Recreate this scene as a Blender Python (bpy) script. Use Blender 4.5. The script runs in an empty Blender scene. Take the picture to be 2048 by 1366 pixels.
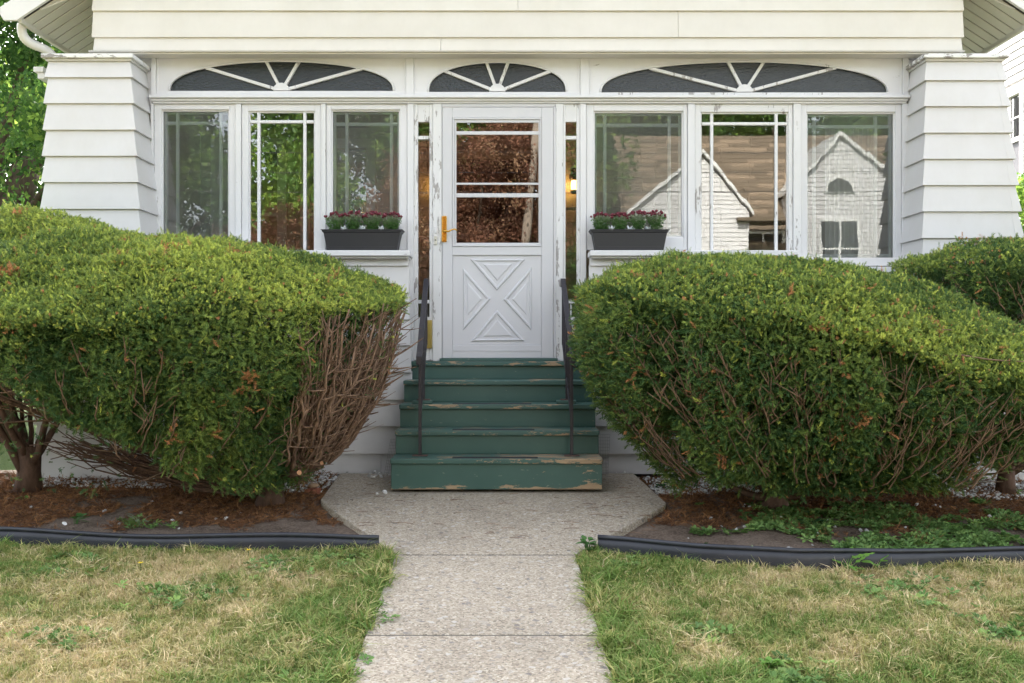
import bpy, math, random
import numpy as np
from mathutils import Vector
R = math.radians
rnd = random.Random(7)
rng = np.random.default_rng(11)
S = bpy.context.scene
COL = S.collection

# ------------------------------------------------------------------ camera, sky, sun, exposure
CAMZ, F = 1.04, 1920.0
cam_d = bpy.data.cameras.new('camera')
cam = bpy.data.objects.new('camera', cam_d); COL.objects.link(cam)
cam.location = (0, 0, CAMZ); cam.rotation_euler = (R(90), 0, 0)
cam_d.sensor_width = 36; cam_d.lens = F/2048*36; cam_d.clip_end = 600
S.camera = cam
SUN_EL, SUN_AZ = 40, -14
w = bpy.data.worlds.new('World'); S.world = w; w.use_nodes = True
nt = w.node_tree; nt.nodes.clear()
sky = nt.nodes.new('ShaderNodeTexSky'); sky.sky_type = 'NISHITA'; sky.sun_disc = False
sky.sun_elevation = R(SUN_EL); sky.sun_rotation = R(SUN_AZ); sky.dust_density = 3.0; sky.air_density = 1.0
hs = nt.nodes.new('ShaderNodeHueSaturation'); hs.inputs['Saturation'].default_value = 0.32
bg = nt.nodes.new('ShaderNodeBackground'); bg.inputs['Strength'].default_value = 0.15
wo = nt.nodes.new('ShaderNodeOutputWorld')
nt.links.new(sky.outputs[0], hs.inputs['Color']); nt.links.new(hs.outputs[0], bg.inputs[0]); nt.links.new(bg.outputs[0], wo.inputs[0])
sd = bpy.data.lights.new('sun', 'SUN'); sd.energy = 3.2; sd.angle = R(0.6); sd.color = (1, .95, .87)
sun = bpy.data.objects.new('sun', sd); COL.objects.link(sun)
_a, _e = R(SUN_AZ), R(SUN_EL)
sun.rotation_euler = Vector((math.sin(_a)*math.cos(_e), math.cos(_a)*math.cos(_e), math.sin(_e))).to_track_quat('Z', 'Y').to_euler()
S.view_settings.view_transform = 'Standard'; S.view_settings.look = 'None'
S.view_settings.gamma = 1; S.view_settings.use_curve_mapping = False
S.view_settings.exposure = 2.45
S.render.engine = 'CYCLES'
S.cycles.max_bounces = 8; S.cycles.transparent_max_bounces = 12; S.cycles.use_denoising = True
S.cycles.diffuse_bounces = 3; S.cycles.glossy_bounces = 3

# ------------------------------------------------------------------ helpers
OFF = {}
def X(px, D): return (px-1024)/F*D
def Z(py, D): return CAMZ + (683-py)/F*D
def thing(name, label=None, cat=None, loc=(0, 0, 0), group=None, kind=None):
    o = bpy.data.objects.new(name, None); COL.objects.link(o); o.location = loc; o.empty_display_size = .2
    OFF[o.name] = Vector(loc); return tag(o, label, cat, group, kind)
def tag(o, label=None, cat=None, group=None, kind=None):
    if label: o['label'] = label
    if cat: o['category'] = cat
    if group: o['group'] = group
    if kind: o['kind'] = kind
    return o
class MB:
    def __init__(s): s.v = []; s.f = []
    def add(s, vs, fs):
        n = len(s.v); s.v += [tuple(v) for v in vs]; s.f += [tuple(i+n for i in f) for f in fs]; return s
    def hexa(s, p):      # p: 4 bottom (ccw seen from above), 4 top
        return s.add(p, [(3, 2, 1, 0), (4, 5, 6, 7), (0, 1, 5, 4), (1, 2, 6, 5), (2, 3, 7, 6), (3, 0, 4, 7)])
    def box(s, x0, x1, y0, y1, z0, z1):
        return s.hexa([(x0, y0, z0), (x1, y0, z0), (x1, y1, z0), (x0, y1, z0), (x0, y0, z1), (x1, y0, z1), (x1, y1, z1), (x0, y1, z1)])
    def prism(s, poly, y0, y1, inset=0):   # poly in xz, ccw seen from the front (-y)
        n = len(poly); cx = sum(p[0] for p in poly)/n; cz = sum(p[1] for p in poly)/n
        def ins(p):
            if not inset: return p
            d = math.hypot(p[0]-cx, p[1]-cz); k = max(0, 1-inset/d); return (cx+(p[0]-cx)*k, cz+(p[1]-cz)*k)
        fr = [(ins(p)[0], y0, ins(p)[1]) for p in poly]; bk = [(p[0], y1, p[1]) for p in poly]
        return s.add(fr+bk, [tuple(range(n)), tuple(range(2*n-1, n-1, -1))] + [((i+1) % n, i, n+i, n+(i+1) % n) for i in range(n)])
    def tube(s, pts, rad, n=6, cap=True):
        pts = [Vector(p) for p in pts]
        if not hasattr(rad, '__len__'): rad = [rad]*len(pts)
        base = len(s.v); vs = []; fs = []; up = None
        for i, p in enumerate(pts):
            d = (pts[min(i+1, len(pts)-1)]-pts[max(i-1, 0)])
            d = d.normalized() if d.length > 1e-9 else Vector((0, 0, 1))
            a = d.cross(Vector((0, 0, 1)) if abs(d.z) < .9 else Vector((0, 1, 0))) if up is None else (up - d*up.dot(d))
            if a.length < 1e-6: a = d.orthogonal()
            a.normalize(); up = a; b = d.cross(a)
            for k in range(n):
                t = 2*math.pi*k/n; vs.append(p+(a*math.cos(t)+b*math.sin(t))*rad[i])
        for i in range(len(pts)-1):
            for k in range(n):
                fs.append((i*n+k, i*n+(k+1) % n, (i+1)*n+(k+1) % n, (i+1)*n+k))
        if cap: fs.append(tuple(range(n-1, -1, -1))); fs.append(tuple((len(pts)-1)*n+k for k in range(n)))
        return s.add(vs, fs)
    def build(s, name, mat, parent=None, smooth=False, bevel=0, off=None):
        me = bpy.data.meshes.new(name)
        o3 = off if off is not None else (OFF[parent.name] if parent else Vector((0, 0, 0)))
        me.from_pydata([(v[0]-o3[0], v[1]-o3[1], v[2]-o3[2]) for v in s.v], [], s.f); me.materials.append(mat)
        if smooth: me.polygons.foreach_set('use_smooth', [True]*len(me.polygons))
        me.update(); o = bpy.data.objects.new(name, me); COL.objects.link(o)
        if parent: o.parent = parent
        elif off is not None: o.location = off
        OFF[o.name] = Vector(o3)
        if bevel:
            m = o.modifiers.new('bevel', 'BEVEL'); m.width = bevel; m.segments = 2; m.limit_method = 'ANGLE'; m.angle_limit = R(35)
        return o
def boxobj(name, mat, parent, *b, bevel=0): return MB().box(*b).build(name, mat, parent, bevel=bevel)

_h = np.random.default_rng(5).random((64, 64, 64)).astype(np.float32)
def vnoise(p, sc=1.0, seed=0):      # smooth value noise in [0,1]
    q = np.asarray(p, dtype=np.float64)*sc + seed*17.31; i = np.floor(q).astype(int); f = q-i; f = f*f*(3-2*f); i &= 63; j = (i+1) & 63
    r = 0
    for a in (0, 1):
        for b in (0, 1):
            for c in (0, 1):
                wt = (f[:, 0] if a else 1-f[:, 0])*(f[:, 1] if b else 1-f[:, 1])*(f[:, 2] if c else 1-f[:, 2])
                r = r + wt*_h[j[:, 0] if a else i[:, 0], j[:, 1] if b else i[:, 1], j[:, 2] if c else i[:, 2]]
    return r

# ------------------------------------------------------------------ materials
class NT:
    def __init__(s, name):
        s.m = bpy.data.materials.new(name); s.m.use_nodes = True; s.t = s.m.node_tree; s.t.nodes.clear()
        s.out = s.n('ShaderNodeOutputMaterial')
    def n(s, typ, **k):
        nd = s.t.nodes.new(typ)
        for a, b in k.items(): setattr(nd, a, b)
        return nd
    def l(s, a, b): s.t.links.new(a, b)
    def coord(s, scale=(1, 1, 1), kind='Object'):
        tc = s.n('ShaderNodeTexCoord'); mp = s.n('ShaderNodeMapping'); mp.inputs['Scale'].default_value = scale
        s.l(tc.outputs[kind], mp.inputs[0]); return mp.outputs[0]
    def noise(s, scale, co=None, detail=4, rough=.55):
        nd = s.n('ShaderNodeTexNoise'); nd.inputs['Scale'].default_value = scale; nd.inputs['Detail'].default_value = detail; nd.inputs['Roughness'].default_value = rough
        s.l(co if co is not None else s.coord(), nd.inputs['Vector']); return nd.outputs['Fac']
    def ramp(s, fac, stops):
        r = s.n('ShaderNodeValToRGB'); e = r.color_ramp.elements
        while len(e) < len(stops): e.new(.5)
        for i, (p, c) in enumerate(stops): e[i].position = p; e[i].color = (c if len(c) == 4 else (*c, 1)) if hasattr(c, '__len__') else (c, c, c, 1)
        s.l(fac, r.inputs[0]); return r.outputs[0]
    def mix(s, fac, a, b, mode='MIX'):
        m = s.n('ShaderNodeMix', data_type='RGBA', blend_type=mode)
        for v, i in ((fac, 0), (a, 6), (b, 7)):
            if hasattr(v, 'is_linked'): s.l(v, m.inputs[i])
            elif i == 0: m.inputs[0].default_value = v
            else: m.inputs[i].default_value = (*v, 1)
        return m.outputs[2]
    def math(s, op, a, b=0.0):
        m = s.n('ShaderNodeMath', operation=op)
        for i, v in enumerate((a, b)):
            if hasattr(v, 'is_linked'): s.l(v, m.inputs[i])
            else: m.inputs[i].default_value = v
        return m.outputs[0]
    def bump(s, h, strength=.3, dist=.01):
        b = s.n('ShaderNodeBump'); b.inputs['Strength'].default_value = strength; b.inputs['Distance'].default_value = dist; s.l(h, b.inputs['Height']); return b.outputs[0]
    def bsdf(s, col, rough=.5, metal=0, normal=None, spec=.5, link=True):
        b = s.n('ShaderNodeBsdfPrincipled')
        if hasattr(col, 'is_linked'): s.l(col, b.inputs['Base Color'])
        else: b.inputs['Base Color'].default_value = (*col, 1)
        if hasattr(rough, 'is_linked'): s.l(rough, b.inputs['Roughness'])
        else: b.inputs['Roughness'].default_value = rough
        b.inputs['Metallic'].default_value = metal; b.inputs['Specular IOR Level'].default_value = spec
        if normal is not None: s.l(normal, b.inputs['Normal'])
        if link: s.l(b.outputs[0], s.out.inputs[0])
        return b
def simple(name, col, rough=.5, metal=0, spec=.5, var=.12, bscale=60, bstr=.15):
    t = NT(name); n = t.noise(6, detail=5)
    c = t.mix(n, tuple(x*(1-var) for x in col), tuple(min(1, x*(1+var)) for x in col))
    t.bsdf(c, rough, metal, t.bump(t.noise(bscale), bstr, .003), spec); return t.m
def paint(name, col, chip=.66, chipcol=(.36, .34, .33), dirt=.25, stretch=(1, 1, .25), cs=22):
    t = NT(name)
    d = t.noise(2.3, detail=6, rough=.65); fine = t.noise(34, t.coord((1, 1, .35)), detail=3)
    base = t.mix(t.ramp(d, [(.35, 0), (.75, dirt)]), col, tuple(x*k for x, k in zip(col, (.80, .78, .72))))
    base = t.mix(t.math('MULTIPLY', fine, .14), base, tuple(x*.7 for x in col))
    n1 = t.noise(cs, t.coord(stretch), detail=7, rough=.68); n2 = t.noise(1.7, detail=3)
    v = t.math('ADD', n1, t.math('MULTIPLY', t.math('SUBTRACT', n2, .5), .38))
    k = t.ramp(v, [(chip, 0), (chip+.012, 1)])
    hgt = t.math('SUBTRACT', t.math('MULTIPLY', fine, .15), k)
    c = t.mix(k, base, chipcol)
    t.bsdf(c, .48, normal=t.bump(hgt, .45, .0015), spec=.35); return t.m
M = {}
M['siding'] = paint('siding_paint', (.665, .655, .655), chip=.80, dirt=.45, cs=6, stretch=(.4, 1, 1))
M['upper_siding_bounce'] = paint('upper_siding_bounce_tint', (.70, .67, .61), chip=.82, dirt=.45, cs=6, stretch=(.4, 1, 1))  # yellow tone of bounced light on the gable, put into the paint colour
M['trim'] = paint('trim_paint', (.73, .73, .745), chip=.705)
M['trim_h'] = paint('trim_paint_horizontal', (.73, .73, .745), chip=.69, stretch=(.25, 1, 1))
M['trim_worn'] = paint('trim_paint_peeling', (.73, .73, .735), chip=.60)
M['cap'] = paint('cap_paint_peeling', (.80, .80, .79), chip=.56, chipcol=(.3, .28, .26), stretch=(.3, 1, 1))
M['door_white'] = simple('door_white_enamel', (.60, .60, .62), .38, var=.03, bstr=.03)
M['soffit'] = simple('soffit_aluminium', (.56, .54, .46), .5, var=.08, bstr=.05)
M['soffit_dark'] = simple('soffit_joint_backing', (.05, .045, .04), .8)
M['gutter'] = simple('gutter_white', (.72, .71, .69), .45, var=.05)
M['shingle_in'] = simple('porch_shingle_paint', (.50, .46, .38), .7, var=.12, bscale=90)
M['interior'] = simple('interior_plaster', (.30, .28, .25), .8)
M['floor_in'] = simple('porch_floor', (.18, .19, .2), .6)
M['dark'] = simple('dark_void', (.02, .02, .02), .9)
M['foundation'] = simple('foundation_block', (.06, .055, .05), .9)
M['asphalt_shingle'] = simple('roof_shingle', (.15, .115, .08), .9, var=.35, bscale=30, bstr=.8)
M['asphalt_shingle2'] = simple('roof_shingle_light', (.24, .18, .125), .9, var=.3, bscale=30, bstr=.8)
M['planter'] = simple('planter_plastic', (.026, .026, .030), .5, var=.15)
M['iron'] = simple('rail_black_iron', (.035, .032, .04), .42, .3, var=.4, bscale=40, bstr=.3)
M['rust'] = simple('rusty_foot_plate', (.10, .06, .05), .7, var=.4)
M['brass'] = simple('brass', (.75, .42, .08), .22, 1, var=.1, bstr=.05)
M['brass_old'] = simple('brass_aged', (.45, .36, .12), .4, 1, var=.3)
M['edging'] = simple('edging_plastic', (.030, .032, .042), .42, var=.5, bscale=12, bstr=.3)
M['wire'] = simple('galvanised_wire', (.35, .34, .33), .5, .6)
M['soil_pot'] = simple('potting_soil', (.05, .035, .025), .95)
M['ivory'] = simple('ivory_plastic', (.62, .60, .52), .4)
M['grip'] = simple('grip_strip', (.03, .03, .035), .9)
M['brick_red'] = simple('brick_red', (.35, .12, .07), .85, var=.3)
M['stone_tan'] = simple('stone_tan', (.38, .26, .17), .85, var=.3)
M['utility'] = simple('utility_pole_wood', (.26, .21, .16), .85)
M['red_flower'] = simple('burgundy_petals', (.14, .014, .028), .6, var=.4)
M['yellow_flower'] = simple('yellow_petals', (.85, .62, .02), .6)
M['silver_leaf'] = simple('silver_leaf', (.66, .70, .72), .7)

def green_paint(name, chip, zband=False):
    t = NT(name); co = t.coord((.22, 1, 1)); d = t.noise(3, detail=5)
    base = t.mix(d, (.042, .098, .084), (.072, .145, .124))
    n1 = t.noise(26, co, detail=9, rough=.74); n2 = t.noise(2.1, detail=2)
    v = t.math('ADD', n1, t.math('MULTIPLY', t.math('SUBTRACT', n2, .5), .45))
    if zband:
        g = t.n('ShaderNodeNewGeometry'); sp = t.n('ShaderNodeSeparateXYZ'); t.l(g.outputs['Position'], sp.inputs[0])
        b = t.n('ShaderNodeMapRange'); b.inputs[1].default_value = .0; b.inputs[2].default_value = .055; b.inputs[3].default_value = .27; b.inputs[4].default_value = 0
        t.l(sp.outputs[2], b.inputs[0]); v = t.math('ADD', v, b.outputs[0])
    k = t.ramp(v, [(chip, 0), (chip+.012, 1)])
    wood = t.mix(t.noise(40, t.coord((.08, 1, 1))), (.32, .21, .12), (.50, .38, .26))
    c = t.mix(k, base, wood)
    sc = t.ramp(t.noise(60, t.coord((.3, 1, 1)), detail=3), [(.70, 0), (.73, .5)])
    c = t.mix(sc, c, (.3, .33, .28))
    t.bsdf(c, t.ramp(k, [(0, .42), (1, .85)]), normal=t.bump(t.math('SUBTRACT', t.math('MULTIPLY', n1, .3), k), .5, .002), spec=.4); return t.m
M['green'] = green_paint('green_step_paint', .70)
M['green_tread'] = green_paint('green_tread_paint_worn', .562)
M['green_bottom'] = green_paint('green_bottom_riser_paint_worn', .665, True)

def glass(name, wav=.02, tint=(1, 1, 1), haze=0, hazecol=(.5, .52, .5), refl=1.6, rough=0.0):
    t = NT(name)
    bn = t.bump(t.noise(2.2, t.coord((1, 1, .5)), detail=3), wav, .03)
    fr = t.n('ShaderNodeFresnel'); fr.inputs[0].default_value = refl; t.l(bn, fr.inputs['Normal'])
    gl = t.n('ShaderNodeBsdfGlossy'); gl.inputs['Roughness'].default_value = rough; t.l(bn, gl.inputs['Normal'])
    tr = t.n('ShaderNodeBsdfTransparent'); tr.inputs[0].default_value = (*tint, 1)
    base = tr.outputs[0]
    if haze:
        df = t.n('ShaderNodeBsdfDiffuse'); df.inputs[0].default_value = (*hazecol, 1)
        mh = t.n('ShaderNodeMixShader')
        t.l(t.ramp(t.noise(3, t.coord((1, 1, .6)), detail=5), [(.3, haze*.7), (.75, haze*1.3)]), mh.inputs[0])
        t.l(base, mh.inputs[1]); t.l(df.outputs[0], mh.inputs[2]); base = mh.outputs[0]
    ms = t.n('ShaderNodeMixShader'); t.l(fr.outputs[0], ms.inputs[0]); t.l(base, ms.inputs[1]); t.l(gl.outputs[0], ms.inputs[2])
    t.l(ms.outputs[0], t.out.inputs[0]); return t.m
M['glass'] = glass('window_glass', .014, tint=(.88, .9, .88), refl=2.05)
M['glass_storm'] = glass('storm_glass', .016, tint=(.85, .88, .87), haze=.13, hazecol=(.42, .44, .42), refl=1.75)
M['glass_door'] = glass('door_glass', .02, tint=(.55, .55, .55), refl=2.25)
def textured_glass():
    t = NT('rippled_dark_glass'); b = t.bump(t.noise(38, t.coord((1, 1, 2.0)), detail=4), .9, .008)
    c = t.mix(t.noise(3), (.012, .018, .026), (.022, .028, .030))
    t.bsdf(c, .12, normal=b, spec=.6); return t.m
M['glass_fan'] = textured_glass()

def leafmat(name, c0, c1, c2, trans=.25, rough=.55, dead=None):
    """tint attribute: 0 -> c0 (old, dark), .5 -> c1, 1 -> c2 (fresh); above 1.5 -> dead"""
    t = NT(name); a = t.n('ShaderNodeAttribute', attribute_type='INSTANCER', attribute_name='tint')
    stops = [(0, c0), (.25, c1), (.5, c2), (.74, c2)] + ([(.76, dead), (1, dead)] if dead else [])
    col = t.ramp(t.math('MULTIPLY', a.outputs['Fac'], .5), stops)
    oi = t.n('ShaderNodeObjectInfo')
    col = t.mix(1.0, col, t.ramp(oi.outputs['Random'], [(0, .75), (1, 1.2)]), 'MULTIPLY')
    b = t.bsdf(col, rough, spec=.3, link=False)
    if trans:
        tl = t.n('ShaderNodeBsdfTranslucent'); t.l(col, tl.inputs[0]); ms = t.n('ShaderNodeMixShader'); ms.inputs[0].default_value = trans
        t.l(b.outputs[0], ms.inputs[1]); t.l(tl.outputs[0], ms.inputs[2]); t.l(ms.outputs[0], t.out.inputs[0])
    else: t.l(b.outputs[0], t.out.inputs[0])
    return t.m
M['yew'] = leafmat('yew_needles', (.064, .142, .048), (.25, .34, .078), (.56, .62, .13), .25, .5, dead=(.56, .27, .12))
M['dead'] = leafmat('fallen_needles', (.11, .055, .03), (.25, .12, .055), (.46, .24, .10), .1, .8)
M['grass'] = leafmat('grass_blades', (.17, .275, .06), (.47, .43, .165), (.80, .65, .40), .3, .6)
M['broad'] = leafmat('broad_leaf', (.05, .12, .03), (.12, .24, .05), (.34, .48, .09), .5, .5)
M['bed_leaf'] = leafmat('bed_weed_leaf', (.09, .19, .05), (.19, .32, .10), (.33, .46, .12), .25, .6)
M['maple'] = leafmat('red_maple_leaf', (.08, .035, .02), (.27, .125, .075), (.40, .25, .14), .4, .6)
M['mum'] = leafmat('chrysanthemum_leaf', (.05, .14, .03), (.14, .28, .08), (.46, .50, .40), .2, .6)
M['gravel'] = leafmat('white_gravel', (.42, .41, .39), (.62, .61, .6), (.78, .78, .77), 0, .8)
def bark(name, a, b):
    t = NT(name); n = t.noise(16, t.coord((1, 1, .4)), detail=6, rough=.7)
    t.bsdf(t.ramp(n, [(.3, a), (.7, b)]), .85, normal=t.bump(n, .7, .01), spec=.2); return t.m
M['bark'] = bark('yew_bark', (.055, .032, .022), (.17, .105, .075))
M['twig'] = bark('yew_twig', (.10, .062, .042), (.30, .20, .135))
M['twig_grey'] = bark('yew_bare_twig', (.085, .05, .036), (.36, .24, .165))
M['tree_bark'] = bark('tree_bark', (.05, .035, .025), (.16, .12, .085))

def concrete():
    t = NT('exposed_aggregate_concrete'); co = t.coord()
    v = t.n('ShaderNodeTexVoronoi'); v.inputs['Scale'].default_value = 115; t.l(co, v.inputs['Vector'])
    v2 = t.n('ShaderNodeTexVoronoi'); v2.inputs['Scale'].default_value = 48; t.l(co, v2.inputs['Vector'])
    sp = t.n('ShaderNodeSeparateColor'); t.l(v.outputs['Color'], sp.inputs[0])
    sp2 = t.n('ShaderNodeSeparateColor'); t.l(v2.outputs['Color'], sp2.inputs[0])
    c = t.ramp(sp.outputs[0], [(0, (.23, .195, .15)), (.2, (.35, .295, .23)), (.55, (.44, .375, .295)), (.85, (.49, .425, .34)), (1, (.60, .54, .45))])
    big = t.ramp(sp2.outputs[1], [(.86, 0), (.9, .75)]); c = t.mix(big, c, t.ramp(sp2.outputs[0], [(0, (.17, .16, .16)), (.5, (.42, .37, .31)), (1, (.6, .57, .53))]))
    st = t.ramp(t.noise(1.4, detail=8, rough=.7), [(.32, .80), (.5, .98), (.7, 1.08)]); c = t.mix(1.0, c, st, 'MULTIPLY')
    g = t.n('ShaderNodeNewGeometry'); s3 = t.n('ShaderNodeSeparateXYZ'); t.l(g.outputs['Position'], s3.inputs[0])
    moss = t.ramp(t.math('ADD', t.math('MULTIPLY', s3.outputs[1], .2), t.math('MULTIPLY', t.noise(2.5, detail=5), .6)), [(1.2, 0), (1.0, 0)])
    b = t.bump(t.math('ADD', v.outputs['Distance'], t.math('MULTIPLY', v2.outputs['Distance'], .5)), .6, .006)
    t.bsdf(c, .85, normal=b, spec=.25); return t.m
M['concrete'] = concrete()
def dirt(name, a, b, c3, sc=5):
    t = NT(name); n = t.noise(sc, detail=9, rough=.7); n2 = t.noise(70, detail=4)
    c = t.ramp(n, [(.3, a), (.52, b), (.72, c3)]); c = t.mix(t.ramp(n2, [(.45, 0), (.62, .6)]), c, tuple(x*1.9 for x in b))
    t.bsdf(c, .95, normal=t.bump(t.math('ADD', n, n2), .9, .03), spec=.15); return t.m
M['soil'] = dirt('bed_soil', (.08, .06, .048), (.165, .125, .098), (.28, .225, .185))
M['thatch'] = dirt('lawn_thatch', (.16, .13, .06), (.32, .24, .13), (.50, .39, .24), 3)
M['far_ground'] = dirt('far_lawn', (.06, .10, .03), (.10, .14, .045), (.2, .18, .08), .5)
M['street'] = simple('street_asphalt', (.055, .055, .055), .9, var=.2)

# ------------------------------------------------------------------ ground
def G(y): return -.0755*(6.7-max(y, -3.0)) if y < 6.7 else 0.0
EDGE_L = [(-8, 5.5), (-2.89, 5.41), (-2.13, 5.33), (-1.43, 5.28), (-.78, 5.29), (-.62, 5.35)]
EDGE_R = [(.42, 5.34), (.50, 5.27), (.99, 5.06), (1.49, 4.96), (2.02, 4.99), (2.71, 5.08), (8, 5.4)]
def ylerp(pts, x):
    return float(np.interp(x, [p[0] for p in pts], [p[1] for p in pts]))
def edge_y(x):
    if x < -.62: return ylerp(EDGE_L, x)
    if x > .42: return ylerp(EDGE_R, x)
    return 5.35
def sheet(name, mat, xs, v0, v1, nv, zf, kind='structure'):
    m = MB(); nx = len(xs); vs = []
    for x in xs:
        for j in range(nv+1):
            y = v0(x)+(v1(x)-v0(x))*j/nv; vs.append((x, y, zf(x, y)))
    fs = [(i*(nv+1)+j, (i+1)*(nv+1)+j, (i+1)*(nv+1)+j+1, i*(nv+1)+j+1) for i in range(nx-1) for j in range(nv)]
    m.add(vs, fs); o = m.build(name, mat, smooth=True); o['kind'] = kind; return o
def zbed(x, y):
    n = math.sin(x*3.1+y*1.7)*.008 + math.sin(x*7.3-y*5.1)*.005
    return G(y)-.045+n + (.02 if abs(x) > 1.4 else 0)
XS = list(np.linspace(-9, 9, 181))
xs_far = [-150, -60, -20, -9.5, 0, 9.5, 20, 60, 150]
sheet('ground', M['far_ground'], xs_far, lambda x: -150, lambda x: 150, 120, lambda x, y: G(y)-.13)
sheet('lawn', M['thatch'], XS, lambda x: -3.0, edge_y, 60, lambda x, y: G(y)-.018+.006*math.sin(x*5+y*3))
sheet('mulch_bed', M['soil'], list(np.linspace(-9, 9, 241)), edge_y, lambda x: 7.95, 50, zbed)
sheet('sidewalk', M['concrete'], [-40, 40], lambda x: -4.8, lambda x: -3.3, 1, lambda x, y: -.72)
sheet('road', M['street'], [-60, 60], lambda x: -12.2, lambda x: -5.8, 1, lambda x, y: -.80)
# path of concrete slabs: outlines measured on the ground
path = thing('path', kind='structure')
def slab(poly, th=.10):
    c = poly; n = len(c); m = MB()
    m.add([(x, y, G(y)) for x, y in c]+[(x, y, G(y)-th) for x, y in c],
          [tuple(range(n)), tuple(range(2*n-1, n-1, -1))]+[((i+1) % n, i, n+i, n+(i+1) % n) for i in range(n)])
    m.build('slab', M['concrete'], path, bevel=.007)
def gp(px, py):
    D = 1920*1.546/(py-538); return (X(px, D), D)
slab([gp(791, 1108), gp(1152, 1108), (1.0, 6.28), (1.02, 6.36), (.96, 7.58), (-1.36, 7.58), (-1.285, 6.45), (-1.26, 6.36)])
def pathx(y):   # left and right edges in front of the platform
    t = (5.21-y)/(5.21-3.585); return (-.632+.018*t, .345+.04*t)
y1 = 5.198
for y0 in (4.058, 2.88, 1.70, .52, -.66, -1.84, -3.02):
    a0, b0 = pathx(y1-.006); a1, b1 = pathx(y0+.006)
    slab([(a1, y0+.005), (b1, y0+.005), (b0, y1-(.008 if y1 > 5 else .005)), (a0, y1-(.008 if y1 > 5 else .005))]); y1 = y0

for yj in (5.1985, 4.058, 2.88):
    a, b = pathx(yj); MB().box(a+.01, b-.01, yj-.013, yj+.013, G(yj)-.05, G(yj)-.0035).build('joint_filler', M['foundation'], path)

# ------------------------------------------------------------------ the house
house = thing('porch_house', 'white sided house with enclosed sun porch, fanlights and flared square piers behind the clipped yews', 'house', (.12, 7.9, 0))
# gable wall boards above the porch
YW = 7.74; XC = .1275; HW = 3.508; PITCH = .66; ZE = 3.58; XEL, XER = -3.92, 4.17
def roofz(x): return ZE + PITCH*min(x-XEL, XER-x)
gw = MB().box(XC-HW+.05, XC+HW-.05, YW+.05, YW+.12, Z(103, YW), roofz(XC-HW)-.02)
gw.add([(XC-HW+.05, YW+.05, roofz(XC-HW)-.02), (XC+HW-.05, YW+.05, roofz(XC-HW)-.02), (XC, YW+.05, roofz(XC)-.02), (XC-HW+.05, YW+.12, roofz(XC-HW)-.02), (XC+HW-.05, YW+.12, roofz(XC-HW)-.02), (XC, YW+.12, roofz(XC)-.02)], [(0, 1, 2), (5, 4, 3), (1, 4, 5, 2), (2, 5, 3, 0)])
gable = gw.build('gable_wall', M['upper_siding_bounce'], house)
def lap_board(x0, x1, z0, z1, y, proud, mat, parent, x0t=None, x1t=None, yt=None, name='siding_board', th=.02):
    """lapped board: bottom edge proud, top edge tucked back"""
    x0t = x0 if x0t is None else x0t; x1t = x1 if x1t is None else x1t; yt = y if yt is None else yt
    m = MB().hexa([(x0, y-proud, z0), (x1, y-proud, z0), (x1, y+th, z0), (x0, y+th, z0), (x0t, yt-.003, z1), (x1t, yt-.003, z1), (x1t, yt+th, z1), (x0t, yt+th, z1)])
    return m.build(name, mat, parent, bevel=.0025)
zs = [Z(103, YW)+.004, Z(76, YW), Z(23, YW)] + [Z(23, YW)+.208*k for k in range(1, 14)]
for i in range(len(zs)-1):
    z0, z1 = zs[i], zs[i+1]
    fl = -.012 if i == 0 else 0
    def ext(z, s):
        xm = XC+s*(HW+fl); lim = XC+s*max(.02, (roofz(XC)-z-.03)/PITCH); return max(xm, lim) if s < 0 else min(xm, lim)
    if z1 > roofz(XC)-.06: break
    cut = XC + (.9 if i % 2 else -.7) + i*.31
    lap_board(ext(z0, -1), cut-.001, z0, z1+.012, YW, .022, M['upper_siding_bounce'], gable, ext(z1, -1)+.004, cut-.001)
    lap_board(cut+.001, ext(z0, 1), z0, z1+.012, YW, .022, M['upper_siding_bounce'], gable, cut+.001, ext(z1, 1)-.004)
# crown under the gable boards
MB().box(XC-HW-.02, XC+HW+.0, YW-.035, YW+.08, Z(105.5, YW), Z(103.5, YW)).build('drip_cap', M['upper_siding_bounce'], house)
MB().box(XC-HW+.01, XC+HW-.03, YW-.015, YW+.10, Z(109, YW), Z(105.6, YW)).build('crown_moulding', M['upper_siding_bounce'], house, bevel=.004)
MB().box(XC-HW+.05, XC+HW-.05, YW+.102, 7.95, 3.365, 3.38).build('porch_soffit', M['trim'], house)
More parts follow.
